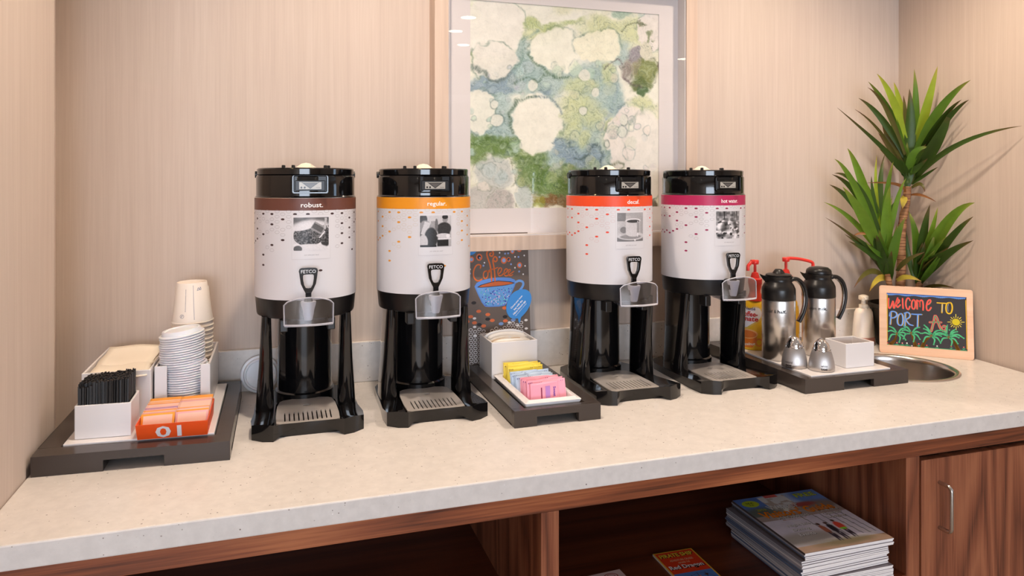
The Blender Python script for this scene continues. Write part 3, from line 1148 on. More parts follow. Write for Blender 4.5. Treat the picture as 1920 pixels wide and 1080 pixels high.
def make_handle():
    # flat paddle standing in front: plan in (x, z), thickness in y
    o = [(-.0055, .266), (.0055, .266), (.0058, .281), (.0095, .288), (.0150, .300), (.0172, .315), (.0182, .3225), (.0190, .326), (.0176, .3305), (.0140, .3325), (0, .3330),
         (-.0140, .3325), (-.0176, .3305), (-.0190, .326), (-.0182, .3225), (-.0172, .315), (-.0150, .300), (-.0095, .288), (-.0058, .281)]
    h = [(0, .2905), (-.0050, .2915), (-.0085, .298), (-.0105, .309), (-.0108, .3165), (-.0090, .3190), (0, .3193), (.0090, .3190), (.0108, .3165), (.0105, .309), (.0085, .298), (.0050, .2915)]
    bm = BM()
    plate(bm, [o, h], -.0035, .0035, M=Matrix(((1, 0, 0, 0), (0, 0, 1, -.135), (0, 1, 0, 0), (0, 0, 0, 1))))
    return bm


def make_guard():
    n = 16
    bm = BM()
    t = .0028
    F, K = [], []
    for i in range(n + 1):
        s = -1 + 2 * i / n
        x = .048 * s
        y = -.172 + .010 * s * s
        ztop = .2650 + .0115 * (1 - s * s) ** .9 - (.004 if abs(s) > .99 else 0)
        F.append([(x, y, z) for z in (.2215, .224, .245, ztop)])
        K.append([(x * .97, y + t, z) for z in (.2235, .226, .245, ztop - .0006)])
    fv = [[bm.verts.new(p) for p in c] for c in F]
    kv = [[bm.verts.new(p) for p in c] for c in K]
    for i in range(n):
        for j in range(3):
            bm.faces.new((fv[i][j], fv[i + 1][j], fv[i + 1][j + 1], fv[i][j + 1]))
            bm.faces.new((kv[i][j + 1], kv[i + 1][j + 1], kv[i + 1][j], kv[i][j]))
        bm.faces.new((fv[i][3], fv[i + 1][3], kv[i + 1][3], kv[i][3]))
        bm.faces.new((kv[i][0], kv[i + 1][0], fv[i + 1][0], fv[i][0]))
    for e in (0, n):
        for j in range(3):
            bm.faces.new((fv[e][j], fv[e][j + 1], kv[e][j + 1], kv[e][j]))
    bmesh.ops.recalc_face_normals(bm, faces=bm.faces)
    # floor of the guard, running back under the collar
    b2 = BM()
    out = [(-.045, -.1655), (-.02, -.1685), (.02, -.1685), (.045, -.1655), (.034, -.095), (-.034, -.095)]
    plate(b2, [out], .2185, .2213)
    me = bpy.data.meshes.new('t'); b2.to_mesh(me); b2.free(); bm.from_mesh(me); bpy.data.meshes.remove(me)
    return bm


def guard_rim_bm():
    bm = BM(); t = .0028
    # rounded rim tube, its pale colour standing in for bright edge reflections
    rim = [Vector((-.0475, -.1625, .222))] + [Vector((.048 * s, -.172 + .010 * s * s + t / 2, .2650 + .0115 * (1 - s * s) ** .9 - (.003 if abs(s) > .99 else 0))) for s in [-1 + 2 * i / 14 for i in range(15)]] + [Vector((.0475, -.1625, .222))]
    tube(bm, rim, .0015, 8)
    tube(bm, [Vector((.047 * s, -.1715 + .010 * s * s, .2212)) for s in [-1 + 2 * i / 10 for i in range(11)]], .0024, 8)
    return bm


SHARED = {}


def mesh_of(name, fn, mats, smooth=None):
    """one mesh, built once and shared"""
    if name not in SHARED:
        me = bpy.data.meshes.new(name)
        bm = fn(); bm.to_mesh(me); bm.free()
        for m in (mats if isinstance(mats, (list, tuple)) else [mats]): me.materials.append(m)
        if smooth:
            for p in me.polygons: p.use_smooth = True
            me.set_sharp_from_angle(angle=R(smooth))
        SHARED[name] = me
    return SHARED[name]


def part(name, fn, mats, parent, smooth=None, bevel=0, loc=None):
    o = bpy.data.objects.new(name, mesh_of(name, fn, mats, smooth))
    COL.objects.link(o)
    o.parent = parent
    if loc: o.location = loc
    if bevel:
        b = o.modifiers.new('bevel', 'BEVEL'); b.width = bevel; b.segments = 2; b.limit_method = 'ANGLE'; b.angle_limit = R(38)
    return o


def L(*profs, n=56):
    def f():
        bm = BM()
        for p in profs: lathe(bm, p, n)
        return bm
    return f


def column_bm():
    bm = BM(); lathe(bm, [(0, .012), (.066, .012), (.066, .030), (.0615, .033), (.0610, .12), (.0605, .224), (0, .224)], 40, c=(0, .078, 0)); return bm


def collar_bm():
    bm = BM(); lathe(bm, [(0, .2205), (.098, .2205), (.103, .2225), (.1045, .227), (.1075, .262), (0, .262)], 64); return bm


def brackets_bm():
    bm = BM()
    box(bm, -.008, .008, -.100, -.070, .196, .2215)
    return bm


def faucet_bm():
    bm = BM()
    tube(bm, [(0, -.098, .250), (0, -.125, .250), (0, -.140, .250)], [.016, .015, .014], 16)
    tube(bm, [(0, -.135, .262), (0, -.135, .272)], [.010, .007], 14)
    return bm


def spout_bm():
    bm = BM(); lathe(bm, [(0, .2255), (.0075, .2255), (.0085, .228), (.0155, .262), (.0150, .264), (0, .264)], 24, c=(0, -.136, 0)); return bm


def lid_bm():
    bm = BM()
    lathe(bm, [(.107, .4745), (.1075, .4765), (.1055, .479), (.1058, .519), (.1045, .5225), (.098, .5230), (.098, .4745)], 64)
    return bm


def lidcover_bm():
    bm = BM()
    lathe(bm, [(0, .5230), (.1015, .5230), (.1035, .5250), (.1040, .5360), (.1015, .5385), (.070, .5400), (0, .5405)], 64)
    return bm


def hinge_bm(s):
    bm = BM()
    tube(bm, [(s * .103, .012, .525), (s * .1078, .012, .525)], .0075, 16)
    return bm


def latch_frame_bm():
    bm = BM()
    M = Matrix(((1, 0, 0, .005), (0, 0, 1, -.1055), (0, 1, 0, 0), (0, 0, 0, 1)))
    plate(bm, [rrect(-.0365, .0365, .4845, .5225, .004), list(reversed(rrect(-.0335, .0335, .4875, .5222, .003)))], -.004, .004, M=M)
    return bm


def latch_bm():
    bm = BM()
    box(bm, -.0285, .0385, -.1035, -.092, .4878, .5215)
    box(bm, -.0255, .0355, -.1062, -.1030, .4900, .5120)
    return bm


def latch_plate():
    P = Print()
    P.rect(-.0175, .0275, .4935, .5085, (176, 172, 164), 0)
    P.poly([(-.0130, .5078), (.0230, .5078), (.0050, .4945)], (44, 42, 42), 1)
    P.poly([(-.0070, .5050), (.0170, .5050), (.0050, .4962)], (92, 88, 86), 2)
    P.poly([(-.0120, .5084), (.0220, .5084), (.0200, .5064), (-.0100, .5064)], (150, 146, 138), 3)
    for x in (-.0130, -.0065): P.ell(x, .4970, .0022, .0022, (40, 38, 38), 2, 10)
    for k in range(4): P.rect(.0160 + .0024 * k, .0176 + .0024 * k, .4962, .4972, (60, 58, 56), 2)
    return P


def knob_bm():
    bm = BM(); lathe(bm, [(0, .5400), (.026, .5402), (.019, .5430), (.0150, .5460), (.010, .5495), (0, .5515)], 28, c=(0, .005, 0)); return bm


def studs_bm():
    bm = BM()
    lathe(bm, [(0, .5398), (.0040, .5398), (.0040, .5440), (.0030, .5455), (0, .5455)], 10)
    return bm


def machine(x, word, band, dotcol, pic, label, ringc):
    root = empty('coffee_dispenser' if word != 'hot water.' else 'water_dispenser', label, 'drink dispenser', (x, 1.67, ZC), group='tall insulated drink dispensers')
    part('base', machine_base, BLACK, root, 35)
    part('drip_grate', drip_grate, GREYPL, root, bevel=0)
    for s in (-1, 1): part('pillar', (lambda s=s: pillar(s)), BLACK, root, 50).data = mesh_of('pillar_%s' % ('left' if s < 0 else 'right'), (lambda s=s: pillar(s)), BLACK, 50)
    part('rear_column', column_bm, BLACK, root, 40)
    part('collar', collar_bm, BLACKM, root, 40)
    for s in (-1, 1): part('bracket', brackets_bm, BLACKM, root, bevel=.002, loc=(s * .048, 0, 0))
    part('steel_tank', L([(0, .262), (.108, .262), (.108, .472), (.1075, .4755), (0, .4755)], n=72), STEEL, root, 40)
    P = label_print(word, band, dotcol, pic, ringc)
    w_ = P.build('label_wrap', cylmap(.1085), PRINT, root, step=.006)
    for p in w_.data.polygons: p.use_smooth = True
    w_['label'] = 'white printed wrap with %s band' % {'robust.': 'a brown', 'regular.': 'an orange-yellow', 'decaf.': 'an orange-red', 'hot water.': 'a magenta'}[word]
    th = lambda d: R(d) * MR
    u0, u1 = th(-15.3), th(23)
    cm = cylmap(.1085)
    raster('label_photo', photo(pic), lambda s, t: cm(u0 + (u1 - u0) * s, .3655 + .0690 * t, 4.5e-4), PRINT, w_)
    part('lid', lid_bm, BLACK, root, 35)
    part('lid_cover', lidcover_bm, BLACK, root, 35)
    for s in (-1, 1): part('hinge', (lambda s=s: hinge_bm(s)), BLACKM, root, 40).location.x = 0 if s < 0 else .2108
    part('latch_frame', latch_frame_bm, BLACK, root, bevel=.001)
    la = part('latch', latch_bm, BLACKM, root, bevel=.0012)
    latch_plate().build('latch_plate', lambda u, v, q: Vector((u, -.1064 - q, v)), PRINTG, la)
    part('lid_knob', knob_bm, IVORY, root, 40)
    for x_, y_ in ((-.048, -.02), (-.028, -.04), (.040, -.03), (.048, -.012)): part('lid_stud', studs_bm, BLACKM, root, 40, loc=(x_, y_, 0))
    part('faucet', faucet_bm, BLACK, root, 50)
    part('spout', spout_bm, FROST, root, 40)
    ha = part('faucet_handle', make_handle, BLACK, root, bevel=.0012)
    P = Print(); P.text('FETCO', 0, .3252, .0068, (235, 235, 238), 0, 0.004, 0, .0295)
    P.build('lettering', lambda u, v, q: Vector((u, -.1387 - q, v)), PRINT, ha)
    sg_ = part('splash_guard', make_guard, CLEAR, root, 40)
    part('guard_rim', guard_rim_bm, EDGE, sg_, 50)
    return root


GRY = (150, 142, 142)
machine(.0565, 'robust.', (108, 66, 54), (70, 50, 50), 'beans', 'coffee dispenser with the brown robust band, leftmost of the four', GRY)
machine(.322, 'regular.', (238, 152, 34), (226, 150, 50), 'people', 'coffee dispenser with the orange-yellow regular band, second from the left', (200, 182, 150))
machine(.799, 'decaf.', (240, 82, 42), (232, 82, 60), 'cup', 'coffee dispenser with the orange-red decaf band, in front of the painting', (206, 160, 160))
machine(1.0735, 'hot water.', (186, 44, 92), (150, 34, 78), 'stones', 'dispenser with the magenta hot water band, rightmost of the four', GRY)

# ================================================================== trays
def tray(x0, x1, y0, y1, label, notch, inner):
    """dark lacquered frame tray with a finger notch in the front; inner = recess x0,x1,y0,y1"""
    cx, cy = (x0 + x1) / 2, (y0 + y1) / 2
    root = empty('serving_tray', label, 'tray', (cx, cy, ZC), group='dark lacquered trays')
    a0, a1, b0, b1 = inner
    H = .035
    bm = BM()
    # frame: four rails, the front one notched
    def bx(p, q, r, s, z0, z1): box(bm, p - cx, q - cx, r - cy, s - cy, z0, z1)
    n0, n1 = notch
    # front rail as one notched profile in x,z extruded in y
    prof = [(x0 - cx, 0), (n0 - cx, 0), (n0 - cx, .0195), (n1 - cx, .0195), (n1 - cx, 0), (x1 - cx, 0), (x1 - cx, H), (x0 - cx, H)]
    M = Matrix(((1, 0, 0, 0), (0, 0, 1, 0), (0, 1, 0, 0), (0, 0, 0, 1)))
    plate(bm, [prof], y0 - cy, b0 - cy, M=M)
    bx(x0, x1, b1, y1, 0, H)
    bx(x0, a0, b0, b1, 0, H)
    bx(a1, x1, b0, b1, 0, H)
    bmesh.ops.remove_doubles(bm, verts=bm.verts, dist=1e-6)
    link('frame', bm, TRAYM, root, bevel=.0008)
    bm = BM(); bx(a0, a1, b0, b1, .022, .028)
    link('bed', bm, BLACKM, root)
    return root


TR1 = (-.408, -.086, 1.412, 1.832)
TR2 = (.461, .656, 1.411, 1.800)
TR3 = (1.199, 1.514, 1.425, 1.850)
tray(*TR1, 'dark brown tray against the left wall holding cups, lids, napkins and stirrers', (-.295, -.197), (-.372, -.114, 1.4545, 1.808))
tray(*TR2, 'narrow dark brown tray with sweeteners between the second and third dispensers', (.511, .605), (.488, .626, 1.428, 1.792))
tray(*TR3, 'dark brown tray with steel jugs and a creamer bottle, beside the round sink', (1.314, 1.405), (1.226, 1.474, 1.437, 1.825))


def liner(x0, x1, y0, y1, label, holes=(), top=.038):
    bm = BM()
    cx, cy = (x0 + x1) / 2, (y0 + y1) / 2
    plate(bm, [[(x0 - cx, y0 - cy), (x1 - cx, y0 - cy), (x1 - cx, y1 - cy), (x0 - cx, y1 - cy)]] + [list(reversed(circ(a - cx, b - cy, r, n=28))) for a, b, r in holes], .0285, top)
    o = link('tray_liner', bm, WHITEP, bevel=.0012)
    o.location = (cx, cy, ZC)
    tag(o, label, 'tray liner')
    return o


liner(-.3695, -.1165, 1.4570, 1.805, 'flat white liner plate in the dark tray at the left wall')
liner(1.2285, 1.4715, 1.4395, 1.822, 'white liner plate with a round recess under the steel jugs')
LZ = ZC + .0384         # top of the liners


def place_box(name, b, mt, label, cat, bevel=.0014, t=.004, group=None):
    x0, x1, y0, y1, z0, z1 = b
    cx, cy = (x0 + x1) / 2, (y0 + y1) / 2
    o = link(name, open_box(x0 - cx, x1 - cx, y0 - cy, y1 - cy, 0, z1 - z0, t), mt, bevel=bevel)
    o.location = (cx, cy, z0)
    return tag(o, label, cat, group)


# ------------------------------------------------------------------ left tray: stirrers
place_box('stirrer_box', (-.356, -.262, 1.477, 1.561, LZ, ZC + .100), WHITEP, 'short white box full of black stirrers, front left of the left tray', 'box')
sb = BM()
box(sb, -.00125, .00125, -.0024, .0024, 0, .0945)
st0 = link('coffee_stirrer', sb, BLACKR)
tag(st0, 'thin black coffee stirrer standing in the white box on the left tray', 'stirrer', 'black coffee stirrers')
rs = random.Random(2)
NX, NY = 28, 10
first = True
for j in range(NY):
    for i in range(NX):
        x = -.3505 + .0030 * i + rs.uniform(-.0004, .0004) * 1
        y = 1.4835 + .0078 * j + rs.uniform(-.0008, .0008)
        z = LZ + .0042
        rot = (rs.uniform(-.012, .012), rs.uniform(-.006, .010) + .01 * (i / NX - .3), rs.uniform(-.3, .3))
        o = st0 if first else dup(st0)
        first = False
        o.location = (x, y, z)
        o.rotation_euler = rot
        o.scale = (1, 1, 1 + rs.uniform(-.018, .018) + .075 * i / NX - (.06 if j == 0 and i < 8 else 0))

# ------------------------------------------------------------------ napkins
place_box('napkin_box', (-.371, -.2465, 1.590, 1.830, LZ, ZC + .1315), WHITEP, 'tall white box of napkins at the back of the left tray', 'box')
bm = BM()
plate(bm, [rrect(-.056, .056, -.108, .100, .004, 3)], 0, .0042)
nk0 = link('napkin', bm, NAPK, bevel=.0012)
tag(nk0, 'folded cream paper napkin in the tall white box', 'napkin', 'folded napkins in the tall white box')
for k in range(17):
    o = nk0 if k == 0 else dup(nk0)
    z = LZ + .0045 + k * .0046
    o.location = (-.309 + rs.uniform(-.001, .001), 1.712 + rs.uniform(-.001, .001), z)
    o.rotation_euler = (0, 0, rs.uniform(-.008, .008))
# the top two are rucked up towards the back
for (dy, z, rx, rz, ln, lab) in ((-.010, .0870, .035, .02, 1.0, 'cream napkin lying nearly flat on top of the napkin stack, behind the stirrers'),
                                 (.040, .0925, .16, -.05, .58, 'tilted cream napkin rising at the back of the tall white box')):
    bm = BM()
    n, m = 8, 10
    g = [[bm.verts.new((-.054 + .108 * i / n, (-.100 + .2 * j / m) * ln, .0015 * math.sin(i * .9 + j * .4) + .002 * math.sin(j * .7))) for i in range(n + 1)] for j in range(m + 1)]
    for j in range(m):
        for i in range(n): bm.faces.new((g[j][i], g[j][i + 1], g[j + 1][i + 1], g[j + 1][i]))
    o = link('napkin', bm, NAPK, smooth=60)
    so = o.modifiers.new('thick', 'SOLIDIFY'); so.thickness = .003
    o.location = (-.309, 1.706 + dy, ZC + .0384 + z)
    o.rotation_euler = (rx, 0, rz)
    tag(o, lab, 'napkin', 'folded napkins in the tall white box')

# ------------------------------------------------------------------ cup and lid holder
hx0, hx1, hy0, hy1 = -.2430, -.1370, 1.612, 1.830
cx, cy = (hx0 + hx1) / 2, (hy0 + hy1) / 2
t = .0045
bm = BM()
zt = .1315 - .0384
out = [(hx0, hy0), (-.2195, hy0), (-.2195, hy0 + t), (hx0 + t, hy0 + t), (hx0 + t, hy1 - t), (hx1 - t, hy1 - t), (hx1 - t, hy0 + t), (-.1560, hy0 + t), (-.1560, hy0), (hx1, hy0), (hx1, hy1), (hx0, hy1)]
plate(bm, [[(a - cx, b - cy) for a, b in out]], 0, zt)
box(bm, hx0 + t - cx, hx1 - t - cx, hy0 + t - cy, hy1 - t - cy, 0, .003)
o = link('cup_holder', bm, WHITEP, loc=(cx, cy, LZ), bevel=.0012)
tag(o, 'tall white holder with a front slot for lids and cups on the left tray', 'box')

lid_prof = [(0, .0095), (.0315, .0095), (.0330, .0120), (.0365, .0122), (.0378, .0105), (.0388, .0040), (.0425, .0040), (.0442, .0030), (.0446, .0016), (.0440, .0004), (.0415, 0), (.0400, .0010), (.0385, .0030), (.0360, .0095), (.0340, .0102), (.0320, .0078), (0, .0078)]
bm = BM(); lathe(bm, lid_prof, 40)
lid0 = link('cup_lid', bm, WHITEL, smooth=38)
tag(lid0, 'white plastic cup lid in the stack of lids in the white holder', 'lid', 'stack of white cup lids')
zz = LZ + .0034
x, y, tilt = -.1885, 1.6620, 0.0
NL = 30
for k in range(NL):
    o = lid0 if k == 0 else dup(lid0)
    fr = k / (NL - 1)
    tilt = R(1.0 + 6.5 * fr ** 1.5)
    dx = .0015 * math.sin(k * 1.7) * .5 - (.0065 * sm(.50, .62, np.array(fr)))
    o.location = (x + float(dx) + rs.uniform(-.0004, .0004), y + rs.uniform(-.0003, .0003), zz + .0030)
    o.rotation_euler = (0, -tilt, 0)
    zz += .0049
o['label'] = 'topmost white cup lid of the stack in the white holder'
lid0['label'] = 'bottom white cup lid, seen through the slot of the white holder'
# lid that stands on its edge behind the first dispenser
o = dup(lid0, (-.0450, 1.8430, ZC + .0447), (R(84), 0, R(6)), 'single white lid standing on edge against the backsplash beside the first dispenser')
if 'group' in o: del o['group']

cup_prof = [(0, .0830), (.0290, .0830), (.0296, .0880), (.0310, .0884), (.0316, .0876), (.0425, .0034), (.0438, .0030), (.0443, .0016), (.0438, .0003), (.0424, 0), (.0414, .0014), (.0304, .0820), (0, .0815)]
bm = BM(); lathe(bm, cup_prof, 44)
cup0 = link('paper_cup', bm, PAPERC, smooth=38)
tag(cup0, 'white paper cup turned upside down in the stack behind the lids', 'cup', 'upside-down paper cups')
NC = 17
z0 = LZ + .0036
for k in range(NC):
    o = cup0 if k == 0 else dup(cup0)
    f = k / (NC - 1)
    o.location = (-.1895 + .0035 * f + rs.uniform(-.0006, .0006) + .002 * (f - .5), 1.7560, z0 + .0097 * k)
    o.rotation_euler = (R(.8), R(-1.0 * f), rs.uniform(0, 6))
    topcup = o
topcup['label'] = 'topmost paper cup with printed lines, upside down on the cup stack'
topcup.rotation_euler = (R(.8), R(-1.0), 0)
P = Print()
ink = (96, 100, 128)
ar = lambda d: R(d) * .038
for k in range(14):
    P.rect(ar(-8) + (rs.random() * .0003), ar(-8) + .0012, .028 + .0035 * k, .028 + .0035 * k + .0022, ink, 1)
for k in range(24):
    P.rect(ar(18), ar(18) + .0009, .010 + .0031 * k, .010 + .0031 * k + .0024, ink, 1)
P.ring(ar(-17), .018, .0042, .0042, .0006, ink, 1, 18)
P.stroke([(ar(-17) - .002, .016), (ar(-17) + .002, .020)], .0006, ink, 1)
P.stroke([(ar(-17) - .001, .020), (ar(-17) - .001, .016)], .0006, ink, 1)
P.stroke([(ar(33), .074), (ar(37), .078), (ar(41), .0745), (ar(45), .079), (ar(47), .0735), (ar(40), .0735), (ar(32), .0722)], .0011, (110, 116, 150), 1)


def cupmap(u, v, q):
    r = .0425 - (.0425 - .0316) * (v - .0034) / (.0876 - .0034) + .00025 + q
    a = u / .038 - R(8)
    return Vector((r * math.sin(a), -r * math.cos(a), v))


P.build('cup_print', cupmap, PRINT, topcup)

# ------------------------------------------------------------------ orange box of packets
ob = empty('packet_box', 'open orange card box printed 01 full of drink mix packets', 'box', (-.187, 1.508, LZ))
bm = BM()
# flaring tray of thin card
w0, w1, d0, d1, hh, t = .0595, .0610, .060, .0, .030, .0012
A = [(-w0, -.060, 0), (w0, -.060, 0), (w0, .068, 0), (-w0, .068, 0)]
B = [(-w1, -.072, hh), (w1, -.072, hh), (w1, .070, hh), (-w1, .070, hh)]
va = [bm.verts.new(p) for p in A]; vb = [bm.verts.new(p) for p in B]
vc = [bm.verts.new((p[0] * .975, p[1] * .975, p[2])) for p in B]; vd = [bm.verts.new((p[0] * .975, p[1] * .975, t)) for p in A]
for i in range(4):
    j = (i + 1) % 4
    bm.faces.new((va[i], va[j], vb[j], vb[i])); bm.faces.new((vb[i], vb[j], vc[j], vc[i])); bm.faces.new((vc[i], vc[j], vd[j], vd[i]))
bm.faces.new(list(reversed(va))); bm.faces.new(vd)
ORANGE = mat('orange_card', (236, 84, 26), .45)
bx = link('carton', bm, ORANGE, ob)
P = Print(); P.text('01', -.0065, .0135, .0235, (226, 222, 226), 1, .02, 0, .044)
P.build('lettering', lambda u, v, q: Vector((u, -.060 - .012 * v / hh - .0003 - q, v)), PRINT, ob)
PK = [mat('packet_cream', (238, 196, 178), .4), mat('packet_orange', (240, 160, 60), .4), mat('packet_violet', (132, 110, 186), .4), mat('packet_rose', (226, 168, 170), .4)]


def packet_mesh(w, h, t, mi_face, mi_edge, mats, name, crimp=.004):
    bm = BM()
    # body cushion with crimped ends
    xs = [-w / 2, -w / 2 + crimp, 0, w / 2 - crimp, w / 2]
    zs = [0, crimp, h / 2, h - crimp, h]
    def th(i, j):
        return t * (.12 if i in (0, 4) or j in (0, 4) else (.6 if i != 2 and j != 2 else 1.0)) / 2
    F = [[bm.verts.new((xs[i], -th(i, j), zs[j])) for i in range(5)] for j in range(5)]
    K = [[bm.verts.new((xs[i], th(i, j), zs[j])) for i in range(5)] for j in range(5)]
    for j in range(4):
        for i in range(4):
            e = mi_edge if (j == 3 or (mi_edge != mi_face and i in (0, 3))) else mi_face
            f = bm.faces.new((F[j][i], F[j][i + 1], F[j + 1][i + 1], F[j + 1][i])); f.material_index = e
            f = bm.faces.new((K[j][i + 1], K[j][i], K[j + 1][i], K[j + 1][i + 1])); f.material_index = e
    for i in range(4):
        for G in (0, 4):
            f = bm.faces.new((F[G][i], F[G][i + 1], K[G][i + 1], K[G][i])); f.material_index = mi_edge
            f = bm.faces.new((F[i][G], F[i + 1][G], K[i + 1][G], K[i][G])); f.material_index = mi_edge
    bmesh.ops.recalc_face_normals(bm, faces=bm.faces)
    me = bpy.data.meshes.new(name)
    bm.to_mesh(me); bm.free()
    for m in mats: me.materials.append(m)
    return me


PM = [packet_mesh(.0575, .040, .0042, 0, 1, PK, 'drink_packet'), packet_mesh(.0575, .040, .0042, 0, 2, PK, 'drink_packet'), packet_mesh(.0575, .040, .0042, 3, 1, PK, 'drink_packet'), packet_mesh(.0575, .040, .0042, 0, 3, PK, 'drink_packet'), packet_mesh(.0575, .040, .0042, 1, 1, PK, 'drink_packet'), packet_mesh(.0575, .040, .0042, 0, 0, PK, 'drink_packet')]
N_ = 21
for side in (-1, 1):
    for k in range(N_):
        f = k / (N_ - 1)
        if f > .84: mi = rs.choice([4, 4, 0, 2])
        elif f > .55: mi = rs.choice([0, 3, 5, 2])
        elif f > .40: mi = rs.choice([1, 1, 5]) if k % 2 == 0 else 5
        else: mi = rs.choice([3, 5, 0, 3, 1] if side < 0 else [5, 5, 3, 0])
        o = bpy.data.objects.new('drink_packet', PM[mi]); COL.objects.link(o)
        o.location = (-.187 + side * .0292, 1.4615 + .0052 * k + (0.0015 if side > 0 else 0), LZ + .0016)
        o.rotation_euler = (R(-36 + rs.uniform(-3, 3)) * -1 if False else R(-30 + rs.uniform(-2, 2)), 0, rs.uniform(-.01, .01))
        tag(o, 'slim drink mix packet standing in the orange box', 'packet', 'drink mix packets in the orange box')

# everything on the left tray sits very slightly askew, front edge turned away on the left
SHX = -.065
Lsh = Matrix(((1, 0, 0, 0), (SHX, 1, 0, 0), (0, 0, 1, 0), (0, 0, 0, 1)))
seen = set()
for o in list(COL.objects):
    if o.parent is not None: continue
    nm = o.name.split('.')[0]
    if nm not in ('serving_tray', 'tray_liner', 'stirrer_box', 'coffee_stirrer', 'packet_box', 'drink_packet', 'napkin_box', 'cup_holder') or o.location.x > .2: continue
    o.location.y += SHX * (o.location.x + .086)
    if nm in ('serving_tray', 'tray_liner', 'stirrer_box', 'packet_box', 'napkin_box', 'cup_holder'):
        for q_ in [o] + list(o.children):
            if q_.type == 'MESH' and q_.data.name not in seen:
                seen.add(q_.data.name)
                q_.data.transform(Lsh)

# ------------------------------------------------------------------ middle tray
bx = place_box('sachet_box', (.4895, .6075, 1.676, 1.789, ZC + .0285, ZC + .1185), WHITEP, 'white cube box stuffed with paper sachets on the narrow tray', 'box')
SACH = [mat('sachet_paper', (242, 234, 224), .5), mat('sachet_kraft', (226, 200, 170), .5), mat('sachet_white', (236, 236, 240), .4)]
for k in range(10):
    bm = BM()
    n, m = 10, 6
    ph, am = rs.uniform(0, 6), rs.uniform(.002, .0052)
    hgt = .093 - .0012 * abs(k - 7) + rs.uniform(-.007, .005)
    g = [[bm.verts.new((-.052 + .104 * i / n, am * math.sin(ph + i * .55) * (j / m), hgt * j / m - (.010 * (abs(i / n - .5) * 2) ** 3 if j == m else 0))) for i in range(n + 1)] for j in range(m + 1)]
    for j in range(m):
        for i in range(n): bm.faces.new((g[j][i], g[j][i + 1], g[j + 1][i + 1], g[j + 1][i]))
    o = link('sachet', bm, SACH[(0, 2, 0, 1, 0, 2)[k % 6]], smooth=60)
    so = o.modifiers.new('thick', 'SOLIDIFY'); so.thickness = .0012
    o.location = (.5485 + rs.uniform(-.0015, .0015), 1.688 + .0094 * k, ZC + .0330)
    o.rotation_euler = (R(rs.uniform(-3.5, 3.5)), R(rs.uniform(-2.5, 2.5)), R(rs.uniform(-1.5, 1.5)))
    tag(o, 'cream paper sachet standing in the white cube box', 'sachet', 'paper sachets in the white cube box')

# low white dish with a rolled rim
dx0, dx1, dy0, dy1 = .493, .6215, 1.434, 1.671
cx, cy = (dx0 + dx1) / 2, (dy0 + dy1) / 2
bm = BM()
rings = []
for (ins, z) in ((.004, .0285), (.0, .0385), (.0, .0405), (.0025, .0420), (.0075, .0420), (.0095, .0445), (.0130, .0445), (.0150, .0425), (.0165, .0310)):
    rings.append([bm.verts.new((x, y, z)) for x, y in rrect(dx0 + ins - cx, dx1 - ins - cx, dy0 + ins - cy, dy1 - ins - cy, .004, 3)])
for a, b in zip(rings, rings[1:]):
    for i in range(len(a)): bm.faces.new((a[i], a[(i + 1) % len(a)], b[(i + 1) % len(b)], b[i]))
bm.faces.new(list(reversed(rings[0]))); bm.faces.new(rings[-1])
o = link('sweetener_dish', bm, WHITEP, loc=(cx, cy, ZC), smooth=50)
tag(o, 'low white dish of yellow, blue and pink sweetener packets on the narrow tray', 'dish')

SW = {'yellow': mat('packet_yellow', (246, 222, 84), .4), 'blue': mat('packet_blue', (196, 216, 240), .4), 'pink': mat('packet_pink', (248, 170, 190), .4)}
for (nm, y0, n, h, lab) in (('yellow', 1.655, 9, .039, 'yellow sweetener packet at the back of the low dish'), ('blue', 1.585, 8, .036, 'pale blue sweetener packet in the middle of the low dish'), ('pink', 1.520, 9, .041, 'pink sweetener packet at the front of the low dish')):
    me = packet_mesh(.066, h, .0052, 0, 0, [SW[nm]], 'sweetener_packet')
    for k in range(n):
        o = bpy.data.objects.new('sweetener_packet', me); COL.objects.link(o)
        s = (1 if k % 2 else -1) * .012 + rs.uniform(-.002, .002)
        if nm == 'pink' and k == n - 1: s = -.006
        o.location = (.5565 + s, y0 - .0062 * k, ZC + .0325)
        o.rotation_euler = (R(-8 + rs.uniform(-5, 5)), R(rs.uniform(-5, 5)), R(rs.uniform(-7, 7)))
        o.scale = (1, 1, 1 + rs.uniform(-.05, .06))
        tag(o, lab, 'packet', nm + ' sweetener packets')
        P = Print()
        ik = {'yellow': (120, 60, 60), 'blue': (60, 70, 150), 'pink': (120, 60, 140)}[nm]
        for q in range(3): P.rect(-.031 + .004 * q, -.0295 + .004 * q, h - .0065, h - .0035, ik, 1)
        for q in range(2): P.rect(.022 + .004 * q, .0235 + .004 * q, h - .005, h - .0035, ik, 1)
        if nm == 'pink' and k == n - 1:
            P = Print()
            P.rect(.001, .012, .006, .032, (196, 140, 206), 1)
            P.rect(-.0095, -.0070, .006, .030, (140, 40, 80), 1)
            P.text('Sweet', .0225, .018, .0065, (110, 60, 170), 1, .02, 0, .022, rot=-PI / 2)
            o['label'] = 'front pink sweetener packet with a violet block and lettering'
        P.build('packet_print', lambda u, v, q_: Vector((u, -.0029 - q_, v)), PRINT, o)

# ------------------------------------------------------------------ coffee poster
pr, ptop, pw, phh = .640, .3715, .196, .372
po = empty('coffee_poster', 'dark grey board with a painted blue coffee cup, behind the narrow tray', 'sign', (pr - pw / 2, 1.812, ZC))
po.rotation_euler = (R(-5.0), 0, 0)
boxo('board', (-pw / 2, pw / 2, 0, .004, 0.0, phh + .0015), mat('poster_grey', (104, 90, 82), .55), po)
P = Print()
K = .167 / 590


def q(cx, cy): return (pw / 2 - (645 - cx) * K, phh - (cy - 45) * .000276)


